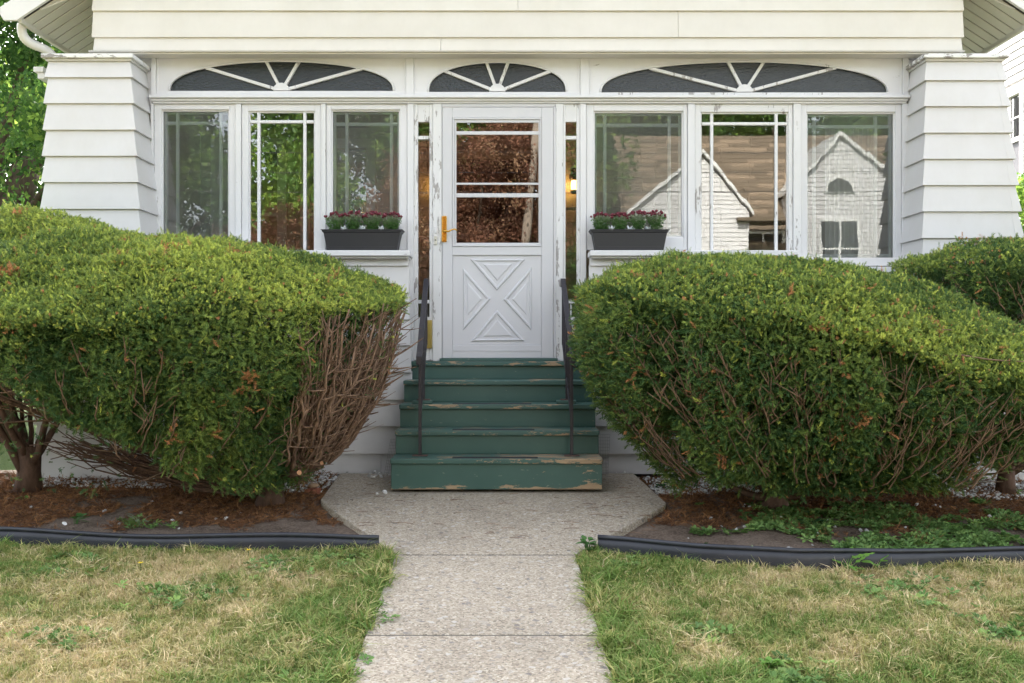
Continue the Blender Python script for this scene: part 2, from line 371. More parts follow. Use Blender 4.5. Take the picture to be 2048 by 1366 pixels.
# roof, soffit, rake boards, gutter
YR0, YR1 = 7.62, 18.5
rf = MB()
for s in (-1, 1):
    xe = XEL-.06 if s < 0 else XER+.06; ze = roofz(XEL)-.06*PITCH
    rf.hexa([(min(xe, XC), YR0-.02, (ze if s < 0 else roofz(XC))+.16), (max(xe, XC), YR0-.02, (roofz(XC) if s < 0 else ze)+.16), (max(xe, XC), YR1, (roofz(XC) if s < 0 else ze)+.16), (min(xe, XC), YR1, (ze if s < 0 else roofz(XC))+.16),
             (min(xe, XC), YR0-.02, (ze if s < 0 else roofz(XC))+.22), (max(xe, XC), YR0-.02, (roofz(XC) if s < 0 else ze)+.22), (max(xe, XC), YR1, (roofz(XC) if s < 0 else ze)+.22), (min(xe, XC), YR1, (ze if s < 0 else roofz(XC))+.22)])
rf.build('roof', M['asphalt_shingle'], house)
for s in (-1, 1):
    xe = XEL if s < 0 else XER; xi = XC+s*(HW-.75)
    sof = MB().hexa([(min(xe, xi), YR0+.01, roofz(min(xe, xi))+.014), (max(xe, xi), YR0+.01, roofz(max(xe, xi))+.014), (max(xe, xi), YR1, roofz(max(xe, xi))+.014), (min(xe, xi), YR1, roofz(min(xe, xi))+.014)] +
                    [(min(xe, xi), YR0+.01, roofz(min(xe, xi))+.03), (max(xe, xi), YR0+.01, roofz(max(xe, xi))+.03), (max(xe, xi), YR1, roofz(max(xe, xi))+.03), (min(xe, xi), YR1, roofz(min(xe, xi))+.03)]).build('soffit', M['soffit_dark'], house)
    y = YR0+.03; k = 0
    while y < 10.2:
        y2 = y+.128; yy0, yy1 = y+.006, y2-.006
        xa, xb = (xe+.03, XC+s*(HW+.001)) if s < 0 else (XC+s*(HW+.001), xe-.03)
        if yy1 < YW-.03: xa, xb = (xe+.03, xi) if s < 0 else (xi, xe-.03)
        MB().hexa([(xa, yy0, roofz(xa)+.000), (xb, yy0, roofz(xb)), (xb, yy1, roofz(xb)+.002), (xa, yy1, roofz(xa)+.002), (xa, yy0, roofz(xa)+.011), (xb, yy0, roofz(xb)+.011), (xb, yy1, roofz(xb)+.011), (xa, yy1, roofz(xa)+.011)]).build('soffit_panel', M['soffit'], sof, bevel=.003)
        y = y2; k += 1
    # eave trim running back, rake fascia in front
    xo = xe-.0 if s < 0 else xe
    MB().box(min(xo, xo-s*.03), max(xo, xo-s*.03), YR0, YR1, ZE-.012, ZE+.16).build('eave_fascia', M['soffit'], house, bevel=.003)
    a = (xe+s*.10); 
    pl = [(xe+s*.10, ZE-.0), (xe-s*.0, ZE-.0), (XC, roofz(XC)-.0), (XC, roofz(XC)+.19), (xe+s*.13, ZE+.19-PITCH*.13), (xe+s*.13, ZE+.05)]
    if s > 0: pl = pl[::-1]
    MB().prism(pl, YR0-.03, YR0-.001).build('rake_fascia', M['gutter'], house, bevel=.003)
    # J trim strip crossing the soffit
    pts = []
    for t in (0, 1):
        xx = XEL+.17+t*.42; yy = YR0+.02+t*.20
        if s > 0: xx = XER-.17-t*.55
        pts.append((xx, yy, roofz(xx)-.008))
    MB().tube(pts, .009, 5).build('soffit_trim', M['soffit'], house)
    gx = xe+s*.002
    pr = [(0, 0), (.07, 0), (.10, .05), (.12, .11), (.115, .11), (.0, .11)]
    vs = [(gx+s*a_, yy, ZE+.045+b_) for yy in (YR0+.02, YR1) for a_, b_ in pr]; n = 6
    MB().add(vs, [tuple(range(n)), tuple(range(2*n-1, n-1, -1))]+[((i+1) % n, i, n+i, n+(i+1) % n) for i in range(n)]).build('gutter', M['gutter'], house)
# downspout elbow with crimped ribs, left
def bez(p, t):
    p = [Vector(q) for q in p]
    while len(p) > 1: p = [p[i].lerp(p[i+1], t) for i in range(len(p)-1)]
    return p[0]
cp = [(X(44, 7.75), 7.75, Z(48, 7.75)), (X(38, 7.78), 7.78, Z(84, 7.78)), (X(66, 7.82), 7.82, Z(98, 7.82)), (X(95, 7.9), 7.9, Z(90, 7.9)), (X(110, 7.95), 7.95, Z(104, 7.95)), (X(110, 8.0), 8.0, Z(134, 8.0))]
pts = [bez(cp, t/46) for t in range(47)]
MB().tube(pts, [.036+(.0035 if (i % 2 and (6 < i < 22)) else 0) for i in range(47)], 10).tube([pts[-1], (pts[-1].x, pts[-1].y, .1)], .036, 10).build('downspout', M['gutter'], house, smooth=True)
# side walls
for xw, s in ((XC-HW+.02, -1), (XC+HW-.02, 1)):
    MB().box(min(xw, xw-s*.08), max(xw, xw-s*.08), 8.02, 18, -.1, 3.95).build('side_wall', M['siding'], house)
MB().box(XC-HW, XC+HW, 17.9, 18.0, -.1, 5.6).build('rear_wall', M['siding'], house)
# the side cornice bit seen beyond the left pier
MB().box(X(78, 8.2), X(98, 8.2), 8.1, 8.3, Z(150, 8.2), Z(140, 8.2)).box(X(84, 8.2), X(98, 8.2), 8.12, 8.28, Z(162, 8.2), Z(150.2, 8.2)).build('side_cornice', M['trim'], house, bevel=.004)

# flared piers
def pier(side):
    if side < 0:  xt0, xt1, xb0, xb1 = -3.655, -3.006, -3.66, -2.745
    else:         xt0, xt1, xb0, xb1 = 3.262, 3.862, 3.12, 4.10
    yt, yb, ztop, zbot = 7.56, 7.36, Z(122, 7.55), -.03
    p = MB().hexa([(xb0+.02, yb+.02, zbot+.05), (xb1-.02, yb+.02, zbot+.05), (xb1-.02, 8.0, zbot+.05), (xb0+.02, 8.0, zbot+.05), (xt0+.02, yt+.02, ztop), (xt1-.02, yt+.02, ztop), (xt1-.02, 8.0, ztop), (xt0+.02, 8.0, ztop)]).build('pier', M['siding'], house)
    zs = [ztop+.0] + [Z(y, 7.5) for y in ((152, 205, 259, 312, 365, 419) if side < 0 else (158, 211, 265, 318, 371, 424))]
    while zs[-1] > .15: zs.append(zs[-1]-.2085)
    zs[-1] = zbot
    def lim(z):
        t = (ztop-z)/(ztop-zbot); t = t if t < 0.45 else t
        return (xt0+(xb0-xt0)*t, xt1+(xb1-xt1)*t, yt+(yb-yt)*t)
    for i in range(len(zs)-1):
        z1, z0 = zs[i], zs[i+1]; a1, b1, c1 = lim(z1); a0, b0, c0 = lim(z0); pr = .018
        a1 += .004; b1 -= .004; c1 += .003
        MB().hexa([(a0-pr, c0-pr, z0), (b0+pr, c0-pr, z0), (b0+pr, 7.97, z0), (a0-pr, 7.97, z0), (a1, c1, z1), (b1, c1, z1), (b1, 7.97, z1), (a1, 7.97, z1)]).build('siding_board', M['siding'], p, bevel=.0025)
        # corner lap joint strip on the face
        fx = b1-.05 if side > 0 else b1-.045; fx0 = b0-.05
        MB().hexa([(fx0, c0-pr-.0016, z0+.002), (b0+pr+.001, c0-pr-.0016, z0+.002), (b0+pr+.001, c0, z0+.002), (fx0, c0, z0+.002), (fx, c1-.0016, z1-.004), (b1+.001, c1-.0016, z1-.004), (b1+.001, c1+.01, z1-.004), (fx, c1+.01, z1-.004)]).build('corner_strip', M['siding'], p)
    MB().box(xt0-.035, xt1+.035, yt-.045, 8.0, ztop+.018, ztop+.05).build('pier_cap', M['cap'], p, bevel=.004)
    MB().box(xt0-.012, xt1+.012, yt-.018, 8.0, ztop-.0, ztop+.0175).build('cap_moulding', M['siding'], p, bevel=.004)
pier(-1); pier(1)

# ---- transom band with fanlights (wall plane D)
D = 7.88
def bx(name, x0, x1, y0, y1, yf, yb, mat='trim', parent=house, bev=.003):   # px extents, ys top/bottom px
    return MB().box(X(x0, D), X(x1, D), yf, yb, Z(y1, D), Z(y0, D)).build(name, M[mat], parent, bevel=bev)
bx('frieze_board', 190, 303, 92, 250, 7.93, 7.99)
bx('frieze_board', 1817, 1915, 92, 250, 7.93, 7.99)
bx('corner_board', 280, 302.5, 115, 700, 7.90, 7.929, 'trim')
bx('corner_board', 1817.5, 1830, 135, 700, 7.90, 7.929, 'trim')
bx('top_rail', 303, 1817, 84, 111, 7.86, 7.92, 'trim_h')
def fanlight(x0, x1, ax0, ax1, cyb, top, spokes):
    """x0,x1 panel px; ax0,ax1 arch px; cyb base line; spokes: px of the outer ends on the arch"""
    fan = bx('fanlight', x0, x1, cyb+1, 193, 7.875, 7.92, 'trim_worn' if x0 > 1100 else 'trim_h')
    cx = (ax0+ax1)/2; rx = (ax1-ax0)/2; rz = cyb-top; N = 48
    m = MB()
    def ap(t, k=1.0, yy=0): return (X(cx-rx*k*math.cos(t), D), yy, Z(cyb-rz*k*abs(math.sin(t))**.82, D))
    y0f, y1f = 7.885, 7.92
    topz = Z(111.5, D)
    # front face strip between arch and rectangle
    outer = []
    for i in range(N+1):
        t = math.pi*i/N; p = ap(t); c = abs(math.cos(t))
        if i == 0: o = (X(x0, D), Z(cyb, D))
        elif i == N: o = (X(x1, D), Z(cyb, D))
        else:
            o = (p[0], topz)
        outer.append(o)
    vs = []; fs = []
    # corners columns
    for i in range(N+1):
        p = ap(math.pi*i/N); vs += [(p[0], y0f, p[2]), (p[0], y0f, topz), (p[0], y1f, p[2])]
    for i in range(N):
        a = 3*i; b = 3*(i+1); fs.append((a, b, b+1, a+1)); fs.append((a+2, b+2, b, a))
    m.add(vs, fs)
    m.box(X(x0, D), X(ax0, D), y0f, y1f, Z(cyb+1, D), topz); m.box(X(ax1, D), X(x1, D), y0f, y1f, Z(cyb+1, D), topz)
    m.build('arch_panel', M['trim_h'], fan)
    cas = MB().tube([(lambda p: (p[0], 7.883, p[2]))(ap(math.pi*i/N, 1.006)) for i in range(N+1)], .009, 6).build('arch_bead', M['trim'], fan, smooth=True)
    hub = (X(cx, D), Z(cyb, D)); hr = .068
    hb = MB().prism([(hub[0]+hr*math.cos(t), hub[1]+hr*.92*math.sin(t)) for t in [math.pi*k/14 for k in range(15)]], 7.872, 7.91).build('hub', M['trim'], fan, bevel=.003)
    angs = []
    for sx in spokes:
        t = math.acos(max(-1, min(1, (cx-sx)/rx))); angs.append(t); e = ap(t)
        d = Vector((e[0]-hub[0], 0, e[2]-hub[1])); L = d.length; d.normalize(); q = Vector((-d.z, 0, d.x))*.0125
        s0 = Vector((hub[0], 0, hub[1]))+d*(hr*.9); s1 = Vector((hub[0], 0, hub[1]))+d*(L+.006)
        MB().prism([(s0.x-q.x, s0.z-q.z), (s1.x-q.x, s1.z-q.z), (s1.x+q.x, s1.z+q.z), (s0.x+q.x, s0.z+q.z)][::1], 7.882, 7.912, 0).build('mullion', M['trim_worn'], fan, bevel=.004)
    al = [0.0]+angs+[math.pi]
    for a, b in zip(al[:-1], al[1:]):
        k = max(3, int(N*(b-a)/math.pi)); poly = [(hub[0], hub[1]-.0)]+[(ap(a+(b-a)*i/k)[0], ap(a+(b-a)*i/k)[2]) for i in range(k+1)]
        poly = poly[::-1]
        MB().prism(poly, 7.905, 7.911).build('pane', M['glass_fan'], fan)
    # raised inner line of the panel
    for xx in (x0, x1-4): bx('panel_bead', xx, xx+4, 113, 189, 7.879, 7.886, 'trim', fan)
fanlight(313, 812, 339, 786, 181, 122, (412, 532, 597, 722))
fanlight(828, 1160, 857, 1132, 183, 124, (890, 973, 1016, 1100))
fanlight(1178, 1804, 1203, 1775, 184, 123, (1300, 1457, 1528, 1672))
for a, b in ((303, 313), (812, 828), (1160, 1178), (1804, 1817)):
    bx('pilaster', a+.2, b-.2, 111.5, 193, 7.865, 7.91)
MB().box(X(303, D), X(1815, D), 7.815, 7.90, Z(199, D), Z(193.2, D)).build('ledge', M['trim_h'], house, bevel=.004)
MB().box(X(305, D), X(1813, D), 7.838, 7.90, Z(204, D), Z(199.2, D)).build('ledge_moulding', M['trim_h'], house, bevel=.005)
MB().box(X(307, D), X(1811, D), 7.856, 7.90, Z(208, D), Z(204.2, D)).build('ledge_moulding', M['trim_h'], house, bevel=.003)
# ---- posts and windows
posts = [(303, 308, 'trim'), (472, 483, 'trim'), (643, 652, 'trim_worn'), (815, 828, 'trim'), (866, 883, 'trim_worn'), (1112, 1126, 'trim_worn'), (1160, 1172, 'trim'), (1375, 1389, 'trim'), (1586, 1601, 'trim_worn'), (1803, 1817, 'trim')]
for a, b, mt in posts:
    bot = 722 if 815 <= a <= 1172 else 540
    bx('post', a, b, 208.3, bot, 7.862, 7.95, mt)
def window(ox0, ox1, gx0, gx1, gy0, gy1, oy1, vm, hm, storm, mat='trim', bottom_h=None):
    fr = MB()
    yf, yb = 7.878, 7.935
    zt, zb = Z(208.3, D), Z(oy1, D); g0, g1 = Z(gy0, D), Z(gy1, D); a0, a1, b0, b1 = X(ox0, D), X(gx0, D), X(gx1, D), X(ox1, D)
    e = .0015
    fr.box(a0+e, a1, yf, yb, zb, zt); fr.box(b0, b1-e, yf, yb, zb, zt); fr.box(a1, b0, yf+.0, yb, g0, zt); fr.box(a1, b0, yf+.0, yb, zb, g1)
    wnd = fr.build('window', M[mat], house, bevel=.003)
    r = .012   # stepped inner stop
    stp = MB().box(a1, a1+r, yf+.018, yb, g1, g0).box(b0-r, b0, yf+.018, yb, g1, g0).box(a1+r, b0-r, yf+.018, yb, g0-r, g0).box(a1+r, b0-r, yf+.018, yb, g1, g1+r)
    stp.build('glazing_stop', M[mat], wnd)
    ym = yf+.044 if storm else yf+.006; mw = .0135 if storm else .0125
    mm = 'sash_grey' if storm else mat
    vx = [X(v, D) for v in vm]; hz = [Z(h, D) for h in hm] + ([Z(bottom_h, D)] if bottom_h else [])
    if storm:
        sy0, sy1 = yf+.058, yf+.09
        s = MB().box(a1-.01, a1+.03, sy0, sy1, g1, g0).box(b0-.03, b0+.01, sy0, sy1, g1, g0).box(a1+.03, b0-.03, sy0, sy1, g0-.022, g0).box(a1+.03, b0-.03, sy0, sy1, g1, g1+.03).build('inner_sash', M['sash_grey'], wnd, bevel=.003)
        for v in vx: MB().box(v-mw, v+mw, sy0+.002, sy1-.004, g1+.03, g0-.022).build('muntin', M['sash_grey'], wnd, bevel=.004)
        xs_ = [a1+.03]+vx+[b0-.03]
        for h in hz:
            for p, q in zip(xs_[:-1], xs_[1:]):
                MB().box(p+(mw if p != xs_[0] else 0), q-(mw if q != xs_[-1] else 0), sy0+.002, sy1-.004, h-mw, h+mw).build('muntin', M['sash_grey'], wnd, bevel=.004)
        MB().box(a1+r*.5, b0-r*.5, yf+.030, yf+.034, g1+r*.5, g0-r*.5).build('storm_pane', M['glass_storm'], wnd)
    else:
        xs_ = [a1+r]+vx+[b0-r]; zz = [g0-r]+sorted(hz, reverse=True)+[g1+r]
        for v in vx: MB().box(v-mw, v+mw, ym, ym+.03, g1+r, g0-r).build('muntin', M[mat], wnd, bevel=.005)
        for h in hz:
            for p, q in zip(xs_[:-1], xs_[1:]):
                MB().box(p+(mw if p != xs_[0] else 0), q-(mw if q != xs_[-1] else 0), ym, ym+.03, h-mw, h+mw).build('muntin', M[mat], wnd, bevel=.005)
        for p, q in zip(xs_[:-1], xs_[1:]):
            for u, v in zip(zz[:-1], zz[1:]):
                MB().box(p+.001, q-.001, yf+.024, yf+.028, v+.001, u-.001).build('pane', M['glass'], wnd)
    return wnd
M['sash_grey'] = simple('sash_grey_blue', (.84, .88, .93), .5, var=.12)
window(308.3, 471.7, 322, 458, 219, 520, 545, (350, 437), (243,), True)
window(483.3, 642.7, 497, 630, 222, 520, 545, (517, 609), (243,), False, 'trim_h')
window(652.3, 814.7, 662, 800, 219, 478, 500, (691, 781), (245,), True, 'trim')
window(1172.3, 1374.7, 1187, 1367, 222, 475, 500, (1211, 1341), (247,), True)
window(1389.3, 1585.7, 1401, 1577, 224, 508, 540, (1424, 1553), (247,), False, 'trim_worn')
window(1601.3, 1802.7, 1613, 1791, 224, 528, 545, (1633, 1757), (250,), True, bottom_h=510)
# sills and the apron boards below
def sill(x0, x1, ytop, left_end, right_end):
    Ds = 7.63
    s = MB().box(X(x0, Ds), X(x1, Ds), Ds, 7.877, Z(ytop+11, Ds), Z(ytop, Ds)).build('window_sill', M['trim_h'], house, bevel=.005)
    MB().box(X(x0+4, Ds), X(x1-4, Ds), Ds+.03, 7.876, Z(ytop+15, Ds), Z(ytop+11.2, Ds)).build('sill_moulding', M['trim_h'], s, bevel=.004)
sill(296, 820, 500.5, False, True); sill(1180, 1597, 500.5, True, False); sill(1597.3, 1822, 534, False, True)
def lower_wall(x0, x1, ends):
    base = MB().box(x0+.02, x1-.02, 7.76, 7.87, -.02, Z(516, 7.66)).build('lower_wall', M['siding'], house)
    zt = Z(516, 7.66); zs = [zt]+[Z(y, 7.68) for y in (531, 586, 639, 691, 745, 800, 853, 908, 948)]
    for i in range(len(zs)-1):
        z1, z0 = zs[i], zs[i+1]; t0 = (zt-z0)/(zt+.02); yb = 7.75-.035*t0-.02; c = x0+(x1-x0)*(.37 if i % 2 else .71)+.05*i; e = .05*t0
        a = x0-(e if ends < 0 else 0); b = x1+(e if ends > 0 else 0)
        lap_board(a, c-.001, z0, z1+.01, yb, .02, M['siding'], base, yt=yb+.008); lap_board(c+.001, b, z0, z1+.01, yb, .02, M['siding'], base, yt=yb+.008)
lower_wall(-2.95, X(816, 7.72), 1); lower_wall(X(1180, 7.72), 3.2, -1)
MB().box(-3.6, 4.0, 7.80, 7.86, -.3, .02).build('foundation', M['foundation'], house)
MB().box(X(817, 7.75), X(1179, 7.75), 7.835, 7.865, .02, .835).build('foundation', M['foundation'], house)

# ---- sidelights
def sidelight(x0, x1, gx0, gx1, slot):
    yf, yb = 7.872, 7.935; a0, a1, b0, b1 = X(x0, D), X(gx0, D), X(gx1, D), X(x1, D); e = .001
    zt, zb = Z(208.3, D), Z(721, D); f = MB()
    f.box(a0+e, a1, yf, yb, zb, zt); f.box(b0, b1-e, yf, yb, zb, zt)
    rails = [(208.3, 244), (272, 279), (600, 607), (634, 721)]
    for u, v in rails: f.box(a1, b0, yf+.003, yb, Z(v, D), Z(u, D))
    s = f.build('sidelight', M['trim_worn'], house, bevel=.003)
    for u, v in ((244, 272), (279, 600), (607, 634)): MB().box(a1, b0, yf+.03, yf+.034, Z(v, D), Z(u, D)).build('pane', M['glass'], s)
    MB().box((a1+b0)/2-.006, (a1+b0)/2+.006, yf+.012, yf+.028, Z(633.5, D), Z(607.5, D)).build('muntin', M['trim'], s)
    return s
sl = sidelight(828, 866, 836, 859, True); sr = sidelight(1126, 1160, 1131, 1153, False)
bm = MB().box(X(853, 7.86), X(864, 7.86), 7.850, 7.871, Z(697, 7.86), Z(640, 7.86)).build('mail_slot', M['brass_old'], house, bevel=.004)
MB().box(X(855.5, 7.86), X(861.5, 7.86), 7.846, 7.8495, Z(692, 7.86), Z(645, 7.86)).build('slot_flap', M['brass_old'], bm, bevel=.0015)
# ---- storm door
door = thing('storm_door'); door.location = (0, 0, 0); OFF[door.name] = OFF[house.name]; door.parent = house
yd = 7.862
def dbx(name, x0, x1, y0, y1, yf, yb, mat='door_white', bev=.004, parent=door): return bx(name, x0, x1, y0, y1, yf, yb, mat, parent, bev)
MB().box(X(883.2, D), X(885, D), yd+.004, 7.93, Z(716, D), Z(212, D)).box(X(1107, D), X(1111.8, D), yd+.004, 7.93, Z(716, D), Z(212, D)).box(X(883.2, D), X(1111.8, D), yd+.004, 7.93, Z(214.5, D), Z(208.4, D)).build('door_frame', M['door_white'], door, bevel=.002)
m = MB()
for (x0, x1, y0, y1) in ((885.5, 905, 215.5, 716), (1083, 1106.5, 215.5, 716), (905, 1083, 215.5, 236), (905, 1083, 494, 511), (905, 1083, 690, 716)):
    m.box(X(x0, D), X(x1, D), yd, yd+.035, Z(y1, D), Z(y0, D))
m.build('door_stile', M['door_white'], door, bevel=.003)
m = MB()
for (x0, x1, y0, y1) in ((905.5, 909, 236.5, 493.5), (1080, 1082.5, 236.5, 493.5), (909, 1080, 236.5, 240), (909, 1080, 490, 493.5)): m.box(X(x0, D), X(x1, D), yd-.006, yd+.03, Z(y1, D), Z(y0, D))
for (x0, x1, y0, y1) in ((909.2, 913, 240.2, 489.8), (1077, 1079.8, 240.2, 489.8), (913, 1077, 240.2, 246), (913, 1077, 486, 489.8)): m.box(X(x0, D), X(x1, D), yd+.004, yd+.03, Z(y1, D), Z(y0, D))
m.build('glass_frame', M['door_white'], door, bevel=.002)
for a, b in ((263, 270), (366, 370), (387, 395)): dbx('sash_bar', 913, 1077, a, b, yd+.006, yd+.022, 'door_white', .002)
for a, b in ((246, 263), (270, 366), (370, 387), (395, 486)): MB().box(X(913, D), X(1077, D), yd+.012, yd+.016, Z(b, D), Z(a, D)).build('pane', M['glass_door'], door)
kp = dbx('kick_panel', 905, 1083, 511, 690, yd+.012, yd+.03)
for tri in (((942, 519), (994, 580), (1049, 519)), ((927, 538), (927, 659), (980, 598)), ((1062, 536), (1008, 599), (1062, 659)), ((943, 682), (1048, 681), (994, 621))):
    P = [(X(a, D), Z(b, D)) for a, b in tri]
    ar = sum(P[i][0]*P[(i+1) % 3][1]-P[(i+1) % 3][0]*P[i][1] for i in range(3))
    if ar < 0: P = P[::-1]
    cx = sum(p[0] for p in P)/3; cz = sum(p[1] for p in P)/3
    def sc(k): return [(cx+(p[0]-cx)*k, cz+(p[1]-cz)*k) for p in P]
    o1, o2, o3, o4, o5, o6 = sc(1.04), sc(.97), sc(.87), sc(.80), sc(.56), sc(.49)
    ys = [yd+.0121, yd+.001, yd+.001, yd+.009, yd+.009, yd+.003]; mm = MB(); rings = [o1, o2, o3, o4, o5, o6]
    vs = [(p[0], ys[i], p[1]) for i, r_ in enumerate(rings) for p in r_]
    fs = [(i*3+k, i*3+(k+1) % 3, (i+1)*3+(k+1) % 3, (i+1)*3+k) for i in range(5) for k in range(3)]+[(15, 16, 17)]
    mm.add(vs, fs).build('raised_panel', M['door_white'], door, bevel=.0015)
for a, b in ((700, 702),): dbx('panel_bead', 905, 1083, a, b, yd-.003, yd-.0005, bev=.001)
MB().box(X(880, D), X(1115, D), 7.82, 7.93, .880, .903).build('threshold', M['green'], door, bevel=.003)
hp = MB().box(X(883.6, 7.855), X(893.5, 7.855), 7.848, 7.8615, Z(484, 7.855), Z(432, 7.855)).build('handle_plate', M['brass'], door, bevel=.004)
hx, hz = X(888.5, 7.84), Z(463, 7.84)
MB().tube([(hx, 7.86, hz), (hx, 7.80, hz), (hx+.012, 7.795, hz-.003), (hx+.04, 7.795, hz-.004), (hx+.065, 7.795, hz+.010), (hx+.09, 7.795, hz+.014), (hx+.108, 7.797, hz+.001)], [.010, .009, .009, .007, .006, .006, .005], 8).build('handle', M['brass'], hp, smooth=True)
bell = MB().box(X(868, 7.855), X(874, 7.855), 7.85, 7.8615, Z(489, 7.855), Z(472, 7.855)).build('doorbell', M['ivory'], house, bevel=.003)
MB().tube([(X(871, 7.85), 7.851, Z(480, 7.85)), (X(871, 7.85), 7.845, Z(480, 7.85))], .006, 10).build('button', M['planter'], bell)
MB().box(X(869, 7.855), X(874, 7.855), 7.854, 7.8615, Z(466, 7.855), Z(453, 7.855)).build('bell_cover', M['trim'], house, bevel=.003)

# ---- porch interior
MB().box(-3.25, 3.5, 7.955, 9.9, .80, .875).build('porch_floor', M['floor_in'], house)
MB().box(-3.25, 3.5, 7.955, 9.9, 3.25, 3.29).build('porch_ceiling', M['interior'], house)
MB().box(-3.24, -3.20, 7.96, 9.9, .88, 3.24).build('porch_end_wall', M['shingle_in'], house); MB().box(3.44, 3.48, 7.96, 9.9, .88, 3.24).build('porch_end_wall', M['shingle_in'], house)
MB().box(-3.3, 3.5, 7.951, 8.0, 3.30, 3.6).build('porch_header', M['interior'], house)
D2 = 9.85
holes = [(440, 555), (619, 733), (900, 1085)]
segs = [(330, 440), (555, 619), (733, 900), (1085, 1740)]
iw = MB().box(-3.25, 3.5, 9.88, 9.90, 3.0, 3.24)
for a, b in segs: iw.box(X(a, D2), X(b, D2), 9.88, 9.90, .88, 3.0)
iw = iw.build('inner_wall', M['shingle_in'], house)
zz = .88; k = 0
while zz < 3.2:
    for a, b in segs:
        cut = [X(a, D2)]
        x = X(a, D2)+(.18 if k % 2 else .31)
        while x < X(b, D2)-.1: cut.append(x); x += .45+.13*math.sin(k*3.1+x*5)
        cut.append(X(b, D2))
        if a < 600 and zz < 3.0:
            pass
        for p, q in zip(cut[:-1], cut[1:]):
            MB().hexa([(p+.0015, 9.855, zz), (q-.0015, 9.855, zz), (q-.0015, 9.879, zz), (p+.0015, 9.879, zz), (p+.0015, 9.872, zz+.155), (q-.0015, 9.872, zz+.155), (q-.0015, 9.879, zz+.155), (p+.0015, 9.879, zz+.155)]).build('shingle', M['shingle_in'], iw)
    zz += .1535; k += 1
for a, b in ((440, 555), (619, 733)):
    x0, x1 = X(a, D2), X(b, D2); zt, zb = Z(297, D2), 1.35
    f = MB().box(x0-.09, x0, 9.83, 9.95, zb-.08, zt+.10).box(x1, x1+.09, 9.83, 9.95, zb-.08, zt+.10).box(x0, x1, 9.83, 9.95, zt, zt+.10).box(x0, x1, 9.83, 9.95, zb-.08, zb).box(x0, x1, 9.86, 9.94, Z(432, D2), Z(425, D2)).build('inner_window', M['trim'], house)
    MB().box(x0, x1, 9.90, 9.904, Z(425, D2), zt).build('pane', M['glass'], f); MB().box(x0, x1, 9.90, 9.904, zb, Z(432, D2)).build('pane', M['glass'], f)
    MB().box(x0-.0, x1+.0, 9.84, 9.94, .88, zb-.081).build('apron', M['shingle_in'], f)
    MB().box(x0-.0, x1+.0, 9.84, 9.94, zt+.101, 3.0).build('head_board', M['shingle_in'], f)
x0, x1 = X(900, D2), X(1085, D2)
idr = MB().box(x0, x0+.06, 9.84, 9.96, .88, 3.0).box(x1-.06, x1, 9.84, 9.96, .88, 3.0).box(x0+.06, x1-.06, 9.84, 9.96, 2.92, 3.0).build('inner_door', M['trim'], house)
MB().box(x0+.06, x1-.06, 9.90, 9.94, .88, 2.92).build('door_leaf', simple('brown_door', (.06, .025, .015), .4), idr, bevel=.004)
cv = []; N_ = 90
for i in range(N_+1):
    xx_ = X(1650, 8.1)+(X(1752, 8.1)-X(1650, 8.1))*i/N_; yy_ = 8.10+.018*math.sin(i*.75)+.008*math.sin(i*.31)
    cv += [(xx_, yy_, 1.7), (xx_, yy_, 2.86)]
MB().add(cv, [(2*i, 2*i+2, 2*i+3, 2*i+1) for i in range(N_)]).build('curtain', M['gutter'], house, smooth=True)
# dark rooms behind
rm = MB().box(-3.25, 3.5, 13.5, 13.6, .8, 3.3).box(-3.25, 3.5, 9.97, 13.5, .78, .86).box(-3.25, 3.5, 9.97, 13.5, 3.26, 3.3).build('living_room', M['interior'], house)
def emis(name, col, st):
    t = NT(name); e = t.n('ShaderNodeEmission'); e.inputs[0].default_value = (*col, 1); e.inputs[1].default_value = st; t.l(e.outputs[0], t.out.inputs[0]); return t.m
M['bulb'] = emis('lamp_glow', (1, .5, .12), 3.2)
M['bulb2'] = emis('room_lamp_glow', (1, .55, .2), 3.5)
def lamp_light(name, loc, energy, parent):
    l = bpy.data.lights.new(name, 'POINT'); l.energy = energy; l.color = (1, .5, .15); l.shadow_soft_size = .03
    o = bpy.data.objects.new(name, l); COL.objects.link(o); o.location = Vector(loc)-OFF[parent.name]; o.parent = parent
for px, lb in ((1148, 'lit porch lantern on the inner wall, seen through the right sidelight'), (872, 'porch lantern glowing behind the left jamb of the storm door')):
    x = X(px, 9.75); zc = Z(370, 9.75)
    t = thing('wall_lantern', lb, 'lamp', (x, 9.85, zc), group='lanterns inside the porch')
    prof = [(.010, .10), (.045, .09), (.05, .06), (.03, .045)]
    def lathe(pr, n=12):
        vs = [(x+r_*math.cos(2*math.pi*k/n), 9.75+r_*math.sin(2*math.pi*k/n), zc+z_) for r_, z_ in pr for k in range(n)]
        fs = [(i*n+k, i*n+(k+1) % n, (i+1)*n+(k+1) % n, (i+1)*n+k) for i in range(len(pr)-1) for k in range(n)]
        fs += [tuple(range(n-1, -1, -1)), tuple((len(pr)-1)*n+k for k in range(n))]
        return MB().add(vs, fs)
    lathe([(.03, .045), (.05, .06), (.045, .11), (.015, .14)]).build('lamp_cap', M['iron'], t, smooth=True)
    lathe([(.028, -.05), (.032, 0), (.027, .044)]).build('lamp_glass', M['bulb'], t, smooth=True)
    lathe([(.02, -.09), (.036, -.075), (.036, -.051)]).build('lamp_base', M['iron'], t, smooth=True)
    MB().tube([(x, 9.85, zc+.12), (x, 9.80, zc+.17), (x, 9.75, zc+.14)], .008, 6).box(x-.03, x+.03, 9.83, 9.853, zc+.05, zc+.19).build('bracket', M['iron'], t)
    lamp_light('lantern_light', (x+(.07 if px < 1000 else -.07), 9.72, zc), .35, t)
